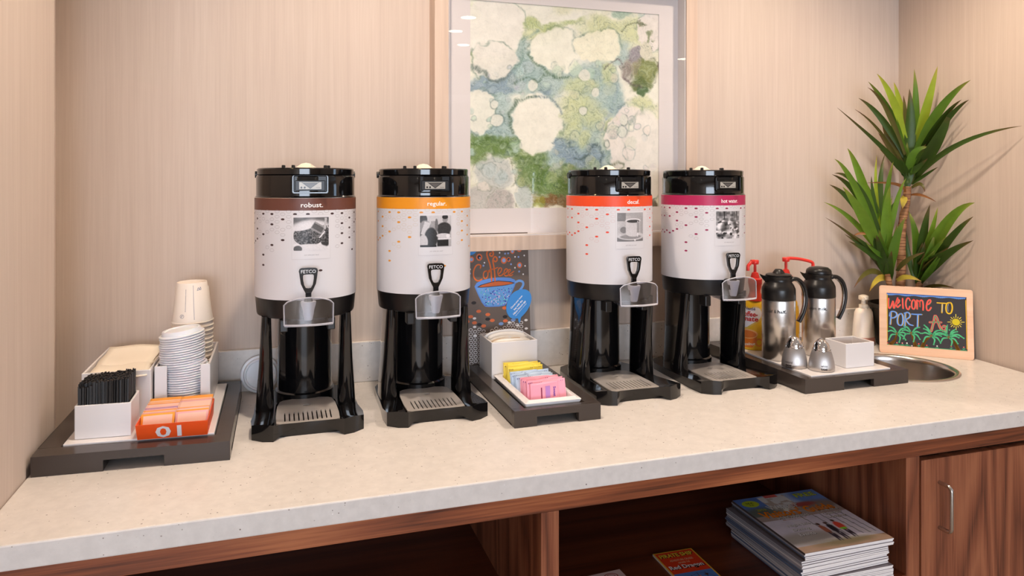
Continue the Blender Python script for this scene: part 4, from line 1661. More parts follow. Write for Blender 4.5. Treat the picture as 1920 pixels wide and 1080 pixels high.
P.rect(-pw / 2, pw / 2, 0, phh, (106, 92, 84), 0)
OR, BL, DB, WH, BK = (224, 112, 62), (96, 146, 216), (140, 160, 210), (238, 230, 226), (40, 34, 34)
for (x, y, r) in ((295, 120, 30), (447, 113, 27), (540, 88, 20), (395, 185, 29), (487, 222, 22), (555, 200, 27), (555, 358, 26), (400, 306, 30), (448, 300, 20), (165, 142, 30), (160, 268, 30), (85, 287, 25), (88, 90, 22), (20, 200, 24), (0, 330, 26), (-20, 90, 24)):
    a, b = q(x, y)
    P.ell(a, b, r * K, r * K * 1.1, OR, 1, 16)
    inner = BK if (x, y) in ((448, 300), (165, 142), (160, 268), (540, 88)) else (150, 176, 220)
    P.ell(a, b, r * K * .58, r * K * .66, inner, 2, 14)
    if inner == BK: P.ell(a + r * K * .2, b - r * K * .2, r * K * .25, r * K * .3, (150, 160, 210) if x != 540 else (200, 60, 50), 3, 10)
for (x, y) in ((202, 68), (363, 88), (484, 65), (598, 122), (515, 145), (360, 232), (512, 276), (604, 266), (610, 367), (508, 381), (589, 447), (203, 207), (209, 322), (70, 380), (20, 60), (-10, 150)):
    a, b = q(x, y); P.ell(a, b, .0022, .0024, WH, 1, 8)
for (x, y) in ((305, 68), (393, 77), (588, 62), (476, 165), (317, 203), (414, 242), (444, 240), (252, 165), (546, 278), (605, 182), (470, 346), (549, 419), (358, 273), (199, 350), (62, 330), (68, 420)):
    a, b = q(x, y); P.ell(a, b, .0027, .0027, DB, 1, 8)
# lettering "Coffee" in brush strokes with curling steam
col = (222, 110, 46)
SK = lambda pts, wd=12, l=3, c=None: P.stroke([q(*p) for p in pts], wd * K, c or col, l)
SK([(168, 372), (172, 348), (150, 338), (125, 352), (104, 395), (102, 445), (120, 480), (150, 492), (180, 478)], 13)
SK([(228, 400), (205, 410), (196, 440), (205, 470), (225, 470), (240, 440), (236, 408), (228, 400), (250, 412), (262, 404)], 11)
SK([(275, 502), (272, 420), (262, 340), (240, 270), (236, 225), (262, 200), (290, 212), (298, 240), (285, 262), (266, 255), (264, 238), (276, 232)], 14)
SK([(308, 500), (306, 420), (298, 350), (292, 300), (310, 268), (330, 280), (332, 305), (314, 316), (304, 304)], 13)
SK([(236, 410), (262, 392), (300, 384), (340, 372)], 9)
SK([(340, 436), (362, 420), (376, 388), (360, 376), (342, 396), (338, 430), (352, 452), (378, 446), (400, 424)], 10)
SK([(400, 436), (422, 420), (432, 396), (418, 388), (402, 408), (400, 440), (416, 456), (444, 448), (470, 432), (496, 416)], 10)
SK([(440, 430), (456, 416), (462, 400), (450, 396), (440, 412), (442, 446), (462, 456), (484, 446)], 9)
# cup
P.poly([q(*p) for p in [(108, 545), (128, 512), (180, 488), (260, 474), (330, 468), (400, 470), (460, 478), (502, 496), (516, 520), (500, 560), (470, 620), (430, 700), (400, 738), (340, 746), (240, 744), (205, 738), (175, 700), (140, 625)]], (92, 138, 214), 2)
P.poly([q(*p) for p in [(132, 552), (170, 530), (240, 514), (290, 503), (340, 498), (400, 505), (460, 512), (502, 526), (470, 540), (380, 550), (250, 556), (170, 558)]], BK, 3)
P.poly([q(*p) for p in [(146, 550), (180, 534), (250, 518), (300, 508), (340, 504), (400, 511), (455, 518), (488, 527), (460, 536), (380, 545), (250, 550), (180, 553)]], (196, 98, 52), 4)
P.poly([q(*p) for p in [(128, 560), (250, 558), (400, 550), (496, 532), (486, 566), (458, 620), (420, 694), (396, 728), (340, 736), (240, 734), (214, 726), (186, 696), (150, 620)]], (104, 158, 220), 3)
rp = random.Random(12)
for _ in range(150):
    y = rp.uniform(570, 728)
    m = (y - 560) / 175
    x = rp.uniform(138 + 72 * m, 486 - 80 * m)
    a, b = q(x, y)
    P.ell(a, b, rp.uniform(3, 9) * K, rp.uniform(3, 7) * K, rp.choice([(206, 168, 214), (74, 80, 190), (110, 210, 206), (226, 210, 236), (52, 70, 160), (80, 170, 190)]), 4 + rp.random(), 8, rp.uniform(0, 3))
SK([(512, 520), (545, 508), (580, 520), (586, 548), (566, 582), (540, 610)], 22, 3, (110, 158, 222))
# honeycomb ovals at the bottom
for (x, y, c) in ((98, 698, BK), (143, 780, OR), (230, 815, OR), (66, 826, OR), (101, 844, WH), (228, 858, BK), (272, 873, OR), (100, 885, OR), (146, 905, BK), (187, 920, OR), (101, 924, WH), (398, 845, BK), (400, 885, OR), (357, 910, (130, 160, 210)), (395, 762, OR), (478, 880, (130, 160, 210)), (438, 902, WH), (604, 890, WH), (520, 937, WH), (604, 970, WH), (104, 1005, WH), (30, 870, OR), (20, 920, WH)):
    a, b = q(x, y); P.ell(a, b, 24 * K if c != WH else 17 * K, 15 * K if c != WH else 11 * K, c, 2, 12)
for i in range(-1, 14):
    for j in range(0, 11):
        x, y = 22 + 41 * i + 0, 852 + 39 * j + (20 if i % 2 else 0)
        inside = (x > 560 and y > 830) or (x > 420 and y > 900) or (y > 945 and x > 230) or (x < 190 and y > 935) or y > 1000
        if not inside or y < 840: continue
        a, b = q(x, y)
        if b > .005 and a < pw / 2 - .004 and a > -pw / 2: P.ring(a, b, 19 * K, 15 * K, 5 * K, WH, 1, 14)
P.build('poster_print', lambda u, v, w_: Vector((u, -.0004 - w_, v)), PRINT, po)
# blue paper speech bubbles stuck on the board
for nm, pts, lab in (('paper_bubble', [(430, 690), (470, 630), (530, 598), (590, 592), (640, 615), (662, 670), (652, 730), (620, 790), (580, 835), (552, 860), (545, 890), (535, 915), (525, 890), (520, 868), (480, 868), (440, 850), (412, 800), (412, 740)], 'blue paper speech bubble with white text'),
                     ('paper_tab', [(20, 120), (60, 110), (100, 100), (112, 84), (122, 112), (138, 160), (132, 210), (100, 240), (50, 246), (15, 220), (5, 160)], 'blue paper tag with a white outline drawing')):
    bm = BM()
    P2 = [q(*p) for p in pts]
    sp = [(p.x, p.y) for p in bez([(a, b, 0) for a, b in P2 + [P2[0]]], 3)][:-1]
    plate(bm, [sp], 0, .0016)
    for v in bm.verts: v.co = Vector((v.co.x, -.0015 - v.co.z, v.co.y))
    bmesh.ops.recalc_face_normals(bm, faces=bm.faces)
    o = link(nm, bm, mat('bubble_blue', (64, 146, 222), .5), po)
    o['label'] = lab
    Pb = Print()
    if nm == 'paper_bubble':
        an = math.radians(45)
        for s_, x, y, ww, hh in (('Choose your room', 512, 712, .046, .0062), ('key with the', 528, 742, .034, .0062), ('Hilton Honors app', 540, 768, .049, .0068), ('download today', 554, 786, .046, .0022)):
            a, b = q(x, y)
            Pb.text(s_, a, b, hh, (244, 246, 250), 1, .03, 0, ww, rot=an)
    else:
        Pb.stroke([q(*p) for p in [(58, 150), (92, 138), (104, 184), (60, 202), (58, 150)]], .0012, (240, 244, 250), 1, False)
        Pb.stroke([q(*p) for p in [(66, 190), (82, 166), (98, 184)]], .0010, (240, 244, 250), 1, False)
        Pb.stroke([q(*p) for p in [(74, 150), (78, 138), (88, 140)]], .0010, (240, 244, 250), 1, False)
    Pb.build('bubble_print', lambda u, v, w_: Vector((u, -.0034 - w_, v)), PRINT, o)

# ================================================================== right tray: jugs, shakers, box, creamers
place_box('packet_tub', (1.358, 1.447, 1.467, 1.541, LZ, ZC + .1005), WHITEP, 'square white box with brown sugar packets beside the steel shakers', 'box', t=.004)
RAW = mat('packet_brown', (176, 132, 104), .5)
me = packet_mesh(.058, .036, .0045, 0, 0, [RAW], 'sugar_packet')
for k in range(7):
    o = bpy.data.objects.new('sugar_packet', me); COL.objects.link(o)
    o.location = (1.4025 + rs.uniform(-.004, .004), 1.482 + .0075 * k, LZ + .006)
    o.rotation_euler = (R(-14 + rs.uniform(-3, 3)), R(rs.uniform(-4, 4)), R(rs.uniform(-6, 6)))
    tag(o, 'brown raw sugar packet inside the square white box', 'packet', 'brown sugar packets in the square white box')

FACE = Vector((-.62, -.785))          # direction from the right tray to the camera


def jug(x, y, words, label, hz, lidflap):
    root = empty('steel_jug', label, 'jug', (x, y, LZ), group='steel milk jugs')
    bm = BM(); lathe(bm, [(0, 0), (.0415, 0), (.0430, .002), (.0430, .155), (.0425, .157), (0, .157)], 56)
    body = link('body', bm, STEEL, root, smooth=40)
    bm = BM()
    lathe(bm, [(.0431, .157), (.0436, .158), (.0432, .183), (.0425, .187), (.0385, .196), (.0335, .203), (.0318, .208), (.0325, .214), (.0350, .217), (.0350, .2195), (.030, .2200), (0, .2205)], 48)
    # spout lip pointing left
    sd = Vector((-.94, .33)).normalized()
    pd = Vector((-sd.y, sd.x))
    rows = []
    for (d, hw, zt_, zb) in ((.028, .016, .2175, .196), (.036, .012, .2185, .203), (.044, .008, .2215, .213), (.0495, .004, .2240, .2215)):
        c_ = sd * d
        rows.append([bm.verts.new((c_.x + pd.x * hw, c_.y + pd.y * hw, zt_)), bm.verts.new((c_.x, c_.y, zb)), bm.verts.new((c_.x - pd.x * hw, c_.y - pd.y * hw, zt_))])
    for a, b in zip(rows, rows[1:]):
        for i in range(3): bm.faces.new((a[i], a[(i + 1) % 3], b[(i + 1) % 3], b[i]))
    bm.faces.new(rows[-1])
    link('collar', bm, BLACKM, root, smooth=40)
    bm = BM()
    if not lidflap:
        lathe(bm, [(0, .2205), (.0325, .2205), (.0330, .2225), (.0300, .2245), (.0160, .2265), (.0120, .2330), (.0085, .2370), (0, .2380)], 36)
    else:
        lathe(bm, [(0, .2205), (.0325, .2205), (.0330, .2250), (.0310, .2310), (.0240, .2365), (.0120, .2385), (0, .2390)], 36)
    link('lid', bm, BLACKM, root, smooth=50)
    # long curved handle falling to the right
    hd = Vector((.97, -.24)).normalized()
    P_ = [(.030, .206), (.042, .2105), (.056, .207), (.068, .194), (.0745, .172), (.0745, .148), (.069, .124), (.060, .104), (.055, .0955)]
    pts = bez([(hd.x * d, hd.y * d, z) for d, z in P_], 5)
    n = len(pts)
    rad = [.0096 - .0012 * math.sin(PI * i / (n - 1)) for i in range(n)]
    bm = BM(); tube(bm, pts, rad, 12, flat=.62)
    link('handle', bm, BLACKM, root, smooth=50)
    pts2 = [p + Vector((-hd.x * .0055, -hd.y * .0055, -.0030)) for p in pts[3:-3]]
    bm = BM(); tube(bm, pts2, .0055, 8, flat=.5)
    link('handle_inlay', bm, SATIN, root, smooth=50)
    P = Print()
    P.text(words[0], -.0170, 0, .0085, (50, 46, 44), 1, .005, 0, .0240 if '&' in words[0] else .0185)
    P.text(words[1], .0085, 0, .0088, (20, 18, 18), 1, .035, 0, .0220)
    a0 = math.atan2(FACE.x, -FACE.y)
    P.build('lettering', lambda u, v, q_: Vector(((.0432 + q_) * math.sin(u / .043 + a0), -(.0432 + q_) * math.cos(u / .043 + a0), hz + v)), PRINT, root)
    return root


jug(1.270, 1.613, ('half &', 'half.'), 'nearer steel jug lettered half & half with a black knobbed lid', .130, False)
jug(1.404, 1.617, ('skim', 'milk.'), 'steel jug lettered skim milk with a domed black lid, right of the half & half jug', .130, True)


def shaker(x, y, words, label, off):
    root = empty('sugar_shaker', label, 'shaker', (x, y, LZ), group='steel sugar shakers')
    bm = BM(); lathe(bm, [(0, 0), (.0300, 0), (.0312, .0015), (.0310, .010), (.0292, .024), (.0262, .036), (.0228, .047), (.0218, .0492), (0, .0492)], 44)
    link('body', bm, MATTST, root, smooth=45)
    bm = BM(); lathe(bm, [(.0200, .0488), (.0224, .0492), (.0222, .0515), (.0205, .0520), (.0206, .0550), (.0190, .0610), (.0150, .0690), (.0095, .0752), (.0050, .0775), (0, .0780)], 40)
    # bevelled pouring face towards the right
    bmesh.ops.bisect_plane(bm, geom=bm.verts[:] + bm.edges[:] + bm.faces[:], plane_co=(.0085, 0, .0700), plane_no=(.72, -.10, .69), clear_outer=True, dist=1e-6)
    ed = [e for e in bm.edges if e.is_boundary and all(v.co.z > .052 for v in e.verts)]
    bmesh.ops.holes_fill(bm, edges=ed)
    link('cap', bm, CHROME, root, smooth=38)
    P = Print()
    P.text(words[0], off, .0155, .0062, (70, 62, 58), 1, 0, 0, .0185 if words[0] == 'natural' else .0150)
    P.text(words[1], off, .0075, .0050, (30, 26, 26), 1, .04, 0, .0150)
    if len(words) > 2: P.text(words[2], off, .0018, .0040, (30, 26, 26), 1, .04, 0, .0160)
    a0 = math.atan2(FACE.x, -FACE.y)
    P.build('lettering', lambda u, v, q_: Vector(((.0316 - .00009 * max(0, v * 1000 - 8) + q_) * math.sin(u / .031 + a0), -(.0316 - .00009 * max(0, v * 1000 - 8) + q_) * math.cos(u / .031 + a0), v)), PRINT, root)
    return root


shaker(1.2505, 1.527, ('natural', 'RAW', 'SUGAR'), 'steel shaker lettered natural raw sugar, left of the two', -.0145)
shaker(1.293, 1.479, ('white', 'SUGAR'), 'steel shaker lettered white sugar, nearest the front of the tray', .0050)


def creamer(x, y, label, spoutdir, arm):
    root = empty('creamer_bottle', label, 'bottle', (x, y, LZ), group='hazelnut creamer pump bottles')
    a0 = math.atan2(FACE.x, -FACE.y)
    bm = BM()
    prof = [(0, 0), (.034, 0), (.037, .004), (.037, .070), (.0355, .100), (.0310, .122), (.0240, .134), (.0180, .139), (0, .139)]
    lathe(bm, prof, 44, sx=1, sy=.72, M=Matrix.Rotation(a0, 4, 'Z'))
    link('bottle', bm, mat('creamer_yellow', (240, 186, 40), .3), root, smooth=50)
    bm = BM()
    lathe(bm, [(.0200, .136), (.0195, .146), (.0155, .158), (.0150, .165), (.0175, .176), (.0180, .184), (0, .184)], 30)
    link('neck_sleeve', bm, mat('creamer_red', (232, 70, 40), .35), root, smooth=50)
    bm = BM()
    lathe(bm, [(.0182, .182), (.0190, .184), (.0188, .197), (.0120, .200), (.0110, .206), (.0085, .214), (.0040, .216), (.0038, .240), (0, .240)], 26)
    d = Vector(spoutdir).normalized()
    lathe(bm, [(0, .238), (.0095, .238), (.0105, .241), (.0110, .2475), (.0090, .2500), (0, .2505)], 24)
    pts = [(0, 0, .2465), (d.x * .014, d.y * .014, .2470), (d.x * arm * .5, d.y * arm * .5, .2445), (d.x * arm * .92, d.y * arm * .92, .2360), (d.x * arm, d.y * arm, .2290), (d.x * arm, d.y * arm, .2210)]
    tube(bm, bez(pts, 4), .0046, 12)
    link('pump', bm, RED, root, smooth=45)
    P = Print()

    def m(px_, py_):      # crop pixels of the label -> label metres
        return ((px_ - 268) * .000310, (975 - py_) * .000300)
    Y0 = (250, 206, 66)
    P.poly([m(*p) for p in [(150, 800), (180, 720), (260, 640), (340, 600), (388, 660), (394, 800), (392, 960), (150, 965)]], (240, 188, 46), 1)
    P.poly([(p.x, p.y) for p in bez([(*m(*p), 0) for p in [(60, 660), (90, 590), (150, 568), (215, 590), (270, 568), (320, 580), (340, 640), (316, 700), (250, 750), (190, 790), (110, 740), (60, 660)]], 3)[:-1]], (236, 196, 96), 2)
    P.poly([(p.x, p.y) for p in bez([(*m(*p), 0) for p in [(72, 662), (100, 604), (155, 584), (215, 604), (265, 582), (312, 592), (326, 640), (304, 690), (245, 735), (185, 775), (118, 730), (72, 662)]], 3)[:-1]], (240, 234, 238), 3)
    P.text('Nestlé', *m(222, 596), .0085, (64, 62, 120), 5, .02, .1, .032)
    P.text('Coffee-', *m(215, 645), .0150, (206, 44, 40), 5, .03, .1, .048)
    P.text('mate', *m(232, 692), .0120, (206, 44, 40), 5, .03, .1, .040)
    a, b = m(210, 830)
    P.poly([m(*p) for p in [(120, 830), (285, 830), (282, 900), (250, 955), (160, 960), (126, 900)]], (240, 128, 48), 3)
    P.ell(a, b, .026, .0135, (250, 190, 120), 4, 20)
    P.ell(a, b - .001, .022, .0105, (230, 126, 60), 5, 20)
    P.ring(*m(302, 905), .0095, .0115, .0035, (240, 140, 60), 3, 16)
    P.text('hazelnut', *m(215, 925), .0080, (250, 238, 214), 5, .02, .2, .036, rot=.12)
    w_ = P.build('label_print', lambda u, v, q_: (lambda r, aa: Matrix.Rotation(a0, 3, 'Z') @ Vector(((r + q_) * math.sin(aa), -(.72 * r + q_) * math.cos(aa), v + .002)))(float(np.interp(v + .002, [0, .004, .07, .1, .122, .134], [.034, .037, .037, .0355, .031, .024])) + .0006, u / .034), PRINT, root, step=.004)
    w_['label'] = 'yellow printed label with a white heart and an orange cup'
    # white nutrition strip on the right side
    P = Print()
    P.rect(.0405, .0500, .010, .118, (236, 226, 214), 1, 3)
    for k in range(22): P.rect(.0420, .0420 + rs.uniform(.004, .007), .016 + .0045 * k, .0175 + .0045 * k, (110, 90, 80), 2, 2)
    P.build('nutrition_strip', lambda u, v, q_: (lambda r, aa: Matrix.Rotation(a0, 3, 'Z') @ Vector(((r + q_) * math.sin(aa), -(.72 * r + q_) * math.cos(aa), v)))(float(np.interp(v, [0, .004, .07, .1, .122, .134], [.034, .037, .037, .0355, .031, .024])) + .0009, u / .034), PRINT, root)
    return root


creamer(1.2765, 1.722, 'yellow hazelnut creamer bottle with a red pump, left of the steel jugs', (-.93, -.12), .026)
creamer(1.405, 1.752, 'creamer bottle mostly hidden behind the half & half jug, long red pump pointing right', (.985, -.16), .085)

# ------------------------------------------------------------------ soap bottle
root = empty('soap_bottle', 'small white pump soap bottle between the steel jug and the chalkboard sign', 'bottle', (1.7335, 1.800, ZC))
root.scale = (1.16, 1.16, 1.04)
bm = BM(); lathe(bm, [(0, 0), (.0300, 0), (.0322, .003), (.0318, .012), (.0318, .026), (.0300, .060), (.0262, .098), (.0215, .108), (.0120, .112), (0, .112)], 36, sx=1, sy=.7)
link('bottle', bm, mat('soap_white', (238, 224, 208), .4, sub=.1), root, smooth=50)
bm = BM(); lathe(bm, [(.0324, .004), (.0326, .005), (.0322, .025), (.0318, .026)], 36, sx=1, sy=.7)  # rose band round the lower part of the bottle
link('rose_band', bm, mat('soap_rose', (196, 138, 120), .45), root, smooth=50)
bm = BM()
lathe(bm, [(.011, .111), (.012, .113), (.0118, .121), (.0060, .123), (.0050, .136), (0, .136)], 24)
lathe(bm, [(0, .135), (.0100, .135), (.0130, .138), (.0120, .147), (.0060, .150), (0, .150)], 24)
tube(bm, [(0, 0, .142), (-.010, -.010, .1415), (-.018, -.018, .139)], .0042, 10)
link('pump', bm, IVORY, root, smooth=45)

# ------------------------------------------------------------------ round sink
root = empty('round_sink', 'round stainless steel sink set into the counter in front of the chalkboard sign', 'sink', (SX, SY, ZC))
bm = BM()
lathe(bm, [(SR, .0003), (SR + .0005, .0018), (SR - .003, .0042), (SR - .009, .0046), (SR - .0135, .0030), (SR - .0160, -.002), (SR - .0170, -.012), (SR - .0200, -.075), (SR - .034, -.118), (SR - .060, -.135), (.030, -.140), (.0285, -.1405)], 72)
link('bowl', bm, STEEL, root, smooth=50).data.materials[0] = mat('sink_steel', (205, 200, 196), .22, metal=1.0)
bm = BM(); lathe(bm, [(.0285, -.1402), (.026, -.139), (.020, -.143), (0, -.144)], 32)
link('drain', bm, CHROME, root, smooth=40)

# ------------------------------------------------------------------ chalkboard sign
a, b = Vector((1.703, 1.706)), Vector((1.880, 1.544))
wS, hS, tS = .2405, .1990, .014
ang = math.atan2(b.y - a.y, b.x - a.x)
mid = (a + b) / 2
sg = empty('chalkboard_sign', 'small wooden framed blackboard reading welcome to Port A, standing behind the sink', 'sign', (mid.x, mid.y, ZC))
sg.rotation_euler = Matrix.Rotation(ang, 3, 'Z').to_euler()
sg.rotation_euler = (Matrix.Rotation(ang, 3, 'Z') @ Matrix.Rotation(R(-8), 3, 'X')).to_euler()
bw0, bw1, bh0, bh1 = -.100, .104, .0245, .1770
bm = BM()
plate(bm, [rrect(-wS / 2, wS / 2, 0.0003, hS, .007, 4), [(bw0, bh0), (bw0, bh1), (bw1, bh1), (bw1, bh0)]], 0, tS, M=Matrix(((1, 0, 0, 0), (0, 0, 1, 0), (0, 1, 0, 0), (0, 0, 0, 1))))
link('frame', bm, PINE, sg, bevel=.0012)
boxo('blackboard', (bw0 - .002, bw1 + .002, .003, .008, bh0 - .002, bh1 + .002), mat('blackboard', (44, 36, 36), .5), sg)
bm = BM()
M2 = Matrix.Translation((0, .0141, .14)) @ Matrix.Rotation(R(25), 4, 'X')
box(bm, -.02, .02, 0, .004, -.146, 0, M=M2)
link('prop_leg', bm, PINE, sg)
P = Print()


def g(x, y):
    s = (x - 60) / 1162.0
    top_, bot = 85 + 60 * s, 875 + 85 * s
    t_ = (y - top_) / (bot - top_)
    return (bw0 + (bw1 - bw0) * s, bh1 - (bh1 - bh0) * t_)


KS = (bw1 - bw0) / 1162.0


def ST(pts, col, wd=22, l=2, sm_=True, taper=False):
    P.stroke([g(*p) for p in pts], wd * KS, col, l, sm_, True, taper)


RD, YL, BU, GN, TG, BR = (238, 92, 84), (226, 186, 52), (112, 160, 236), (84, 186, 130), (90, 140, 104), (150, 106, 40)
# borders
for xx in range(75, 1215, 26): P.ell(*g(xx, 85 + 60 * (xx - 60) / 1162 + 18 + 6 * math.sin(xx * .7)), 17 * KS, 13 * KS, BU, 1, 8)
P.stroke([g(64, 90), g(1218, 150)], 14 * KS, (84, 130, 220), 2, False)
P.stroke([g(68, 110), g(64, 820)], 11 * KS, YL, 2, False)
P.stroke([g(1214, 190), g(1218, 925)], 11 * KS, YL, 2, False)
P.stroke([g(64, 870), g(430, 890)], 7 * KS, GN, 2, False); P.stroke([g(520, 905), g(1216, 950)], 7 * KS, GN, 2, False)
# WELCOME
for off, c, l in (((8, 4), TG, 3), ((0, 0), RD, 4)):
    o_ = lambda pts: [(x + off[0], y + off[1]) for x, y in pts]
    wd = 22 if l == 4 else 16
    for pts in ([(88, 170), (86, 240), (92, 318), (120, 300), (150, 215), (158, 230), (160, 300), (170, 318), (190, 260), (225, 160)],
                [(200, 255), (235, 235), (248, 200), (232, 185), (212, 215), (206, 270), (222, 305), (262, 268)],
                [(298, 170), (300, 250), (304, 322)],
                [(408, 200), (395, 168), (370, 166), (350, 210), (346, 270), (360, 322), (384, 336), (404, 290)],
                [(455, 190), (436, 220), (432, 280), (446, 325), (474, 322), (486, 270), (484, 215), (466, 188), (455, 190)],
                [(512, 328), (512, 250), (510, 196), (522, 200), (545, 215), (554, 250), (552, 300), (554, 215), (578, 192), (596, 215), (602, 280), (598, 345)],
                [(652, 265), (690, 245), (712, 210), (704, 186), (676, 200), (656, 245), (648, 300), (660, 345), (690, 345), (716, 305)]):
        ST(o_(pts), c, wd, l)
# TO
ST([(805, 232), (870, 236), (935, 240)], YL, 18, 4, False); ST([(880, 244), (876, 310), (872, 380)], YL, 22, 4)
ST([(884, 250), (880, 310), (876, 370)], (150, 190, 210), 7, 5)
ST([(985, 228), (948, 240), (932, 300), (938, 365), (966, 394), (1000, 385), (1020, 330), (1018, 262), (1000, 230), (985, 228)], YL, 22, 4)
ST([(968, 250), (956, 300), (962, 360)], (160, 170, 200), 7, 5)
# PORT
for off, c, l in (((10, 2), YL, 3), ((0, 0), BU, 4)):
    o_ = lambda pts: [(x + off[0], y + off[1]) for x, y in pts]
    wd = 20 if l == 4 else 16
    for pts in ([(118, 378), (116, 470), (108, 565)], [(100, 438), (118, 378), (165, 370), (200, 392), (205, 430), (170, 462), (125, 470)],
                [(262, 402), (232, 425), (216, 490), (222, 555), (252, 580), (284, 570), (298, 510), (296, 440), (280, 405), (262, 402)],
                [(334, 390), (330, 490), (324, 600)], [(322, 395), (370, 382), (402, 410), (398, 450), (360, 480), (338, 490), (390, 560), (445, 580)],
                [(430, 408), (500, 412), (575, 412)], [(520, 415), (516, 510), (512, 605)]):
        ST(o_(pts), c, wd, l)
# A with its curl
AP = [(715, 660), (735, 590), (755, 510), (772, 430), (800, 470), (826, 560), (850, 620), (890, 655), (925, 640), (925, 600), (900, 585), (880, 600)]
AB = [(695, 530), (760, 525), (860, 530)]
ST(AP, (226, 96, 92), 40, 3); ST(AB, (226, 96, 92), 34, 3, False)
ST(AP, (98, 158, 116), 17, 4); ST(AB, (98, 158, 116), 14, 4, False)
ST([(945, 570), (940, 640), (935, 700)], GN, 18, 4)
P.ell(*g(975, 643), 12 * KS, 10 * KS, GN, 4, 8)
# sun
sx_, sy_ = 1070, 522
P.ell(*g(sx_, sy_), 56 * KS, 55 * KS, (208, 190, 44), 4, 18)
for k in range(16):
    a_ = 2 * PI * k / 16
    r1, r2 = 66, (118 if k % 4 == 0 else (100 if k % 2 == 0 else 84))
    ST([(sx_ + r1 * math.cos(a_), sy_ + r1 * math.sin(a_)), (sx_ + r2 * math.cos(a_), sy_ + r2 * math.sin(a_))], (232, 210, 84), 11, 4, False)
# palms
for (tx, ty, bx_, by_, mx_, my_) in ((207, 706, 108, 876, 180, 800), (418, 694, 484, 905, 455, 800), (712, 734, 580, 908, 620, 820), (960, 752, 1095, 945, 1040, 830)):
    wpts = bez([(*g(tx, ty), 0), (*g(mx_, my_), 0), (*g(bx_, by_), 0)], 6)
    for i in range(len(wpts) - 1):
        wd = (20 + 44 * i / len(wpts)) * KS
        P.stroke([(wpts[i].x, wpts[i].y), (wpts[i + 1].x, wpts[i + 1].y)], wd, BR, 3, False)
    P.ell(*g(tx, ty), 26 * KS, 20 * KS, (120, 100, 60), 4, 10)
    sc = 1.0
    fr = [[(-12, -30), (-50, -80), (-105, -105)], [(-22, -18), (-80, -45), (-126, -35)], [(-22, 12), (-80, 20), (-115, 90)], [(20, 20), (50, 60), (35, 130)], [(28, -20), (70, -70), (125, -85)], [(28, 0), (85, -20), (145, 5)], [(28, 12), (85, 30), (130, 95)]]
    for f_ in fr: ST([(tx + p[0] * sc, ty + p[1] * sc) for p in f_], GN, 25, 4, True, True)
ST([(985, 715), (1010, 665), (1065, 632)], GN, 24, 4, True, True); ST([(1000, 725), (1090, 712), (1175, 765)], GN, 26, 4, True, True)
ST([(712, 700), (665, 625), (615, 575)], GN, 26, 4, True, True); ST([(760, 700), (850, 690), (935, 712)], GN, 24, 4, True, True)
for (x, y, c) in ((68, 850, RD), (208, 845, (230, 120, 120)), (288, 850, (236, 150, 150)), (357, 850, (240, 230, 230)), (530, 858, RD), (646, 880, RD), (795, 888, (240, 220, 220)), (996, 890, RD), (1172, 900, (220, 110, 110)), (430, 890, (230, 200, 200))):
    P.ell(*g(x, y), 11 * KS, 11 * KS, c, 4, 8)
    ST([(x - 18, y + 22), (x, y + 34), (x + 18, y + 20)], GN, 7, 3)
    ST([(x, y + 10), (x, y + 36)], GN, 6, 3, False)
P.build('chalk_drawing', lambda u, v, q_: Vector((u, .003 - .0003 - q_, v)), attr_mat('chalk', .7, .2), sg)

# ------------------------------------------------------------------ potted plant
PY = 1.762
pc = Vector((1.836, PY, ZC))
pl = empty('potted_plant', 'tall spiky green yucca plant with three crowns in the back right corner', 'plant', pc)
bm = BM()
lathe(bm, [(0, 0), (.062, 0), (.065, .004), (.084, .118), (.088, .120), (.088, .130), (.083, .131), (.080, .112), (0, .110)], 40)
link('pot', bm, mat('pot_dark', (40, 36, 30), .45), pl, smooth=40)
bm = BM(); lathe(bm, [(.080, .112), (.05, .116), (0, .118)], 24)
link('soil', bm, mat('soil', (60, 44, 32), .95), pl)
BARK = mat('palm_bark', (150, 104, 70), .7)
n_ = noise_node(BARK, (20, 20, 220), 1.0, 3)
wire(BARK, ramp(BARK, [(0.35, lin((110, 70, 44))), (0.65, lin((176, 128, 88)))], n_), 'Color', BARK.node_tree.nodes['Principled BSDF'], 'Base Color')


def leafmat(name, c, tip):
    m = mat(name, c, .38, spec=.4)
    bs = m.node_tree.nodes['Principled BSDF']
    uv = nd(m, 'ShaderNodeAttribute'); uv.attribute_name = 'Col'
    n2 = noise_node(m, (30, 30, 30), 1.0, 3)
    sepc = nd(m, 'ShaderNodeSeparateColor'); wire(m, uv, 'Color', sepc, 'Color')
    mx = nd(m, 'ShaderNodeMix', data_type='RGBA')
    wire(m, sepc, 'Red', mx, 'Factor')
    mx.inputs[6].default_value = (*lin(c), 1)
    mx.inputs[7].default_value = (*lin(tip), 1)
    hs = nd(m, 'ShaderNodeHueSaturation')
    m.node_tree.links.new(mx.outputs[2], hs.inputs['Color'])
    mr = nd(m, 'ShaderNodeMapRange'); mr.inputs['To Min'].default_value = .75; mr.inputs['To Max'].default_value = 1.25
    wire(m, n2, 'Fac', mr, 'Value'); wire(m, mr, 'Result', hs, 'Value')
    wire(m, hs, 'Color', bs, 'Base Color')
    # thin leaf lets some light through
    tr = nd(m, 'ShaderNodeBsdfTranslucent'); wire(m, hs, 'Color', tr, 'Color')
    mixs = nd(m, 'ShaderNodeMixShader'); mixs.inputs[0].default_value = .28
    out = [n for n in m.node_tree.nodes if n.type == 'OUTPUT_MATERIAL'][0]
    wire(m, bs, 'BSDF', mixs, 1); wire(m, tr, 'BSDF', mixs, 2); wire(m, mixs, 'Shader', out, 'Surface')
    return m


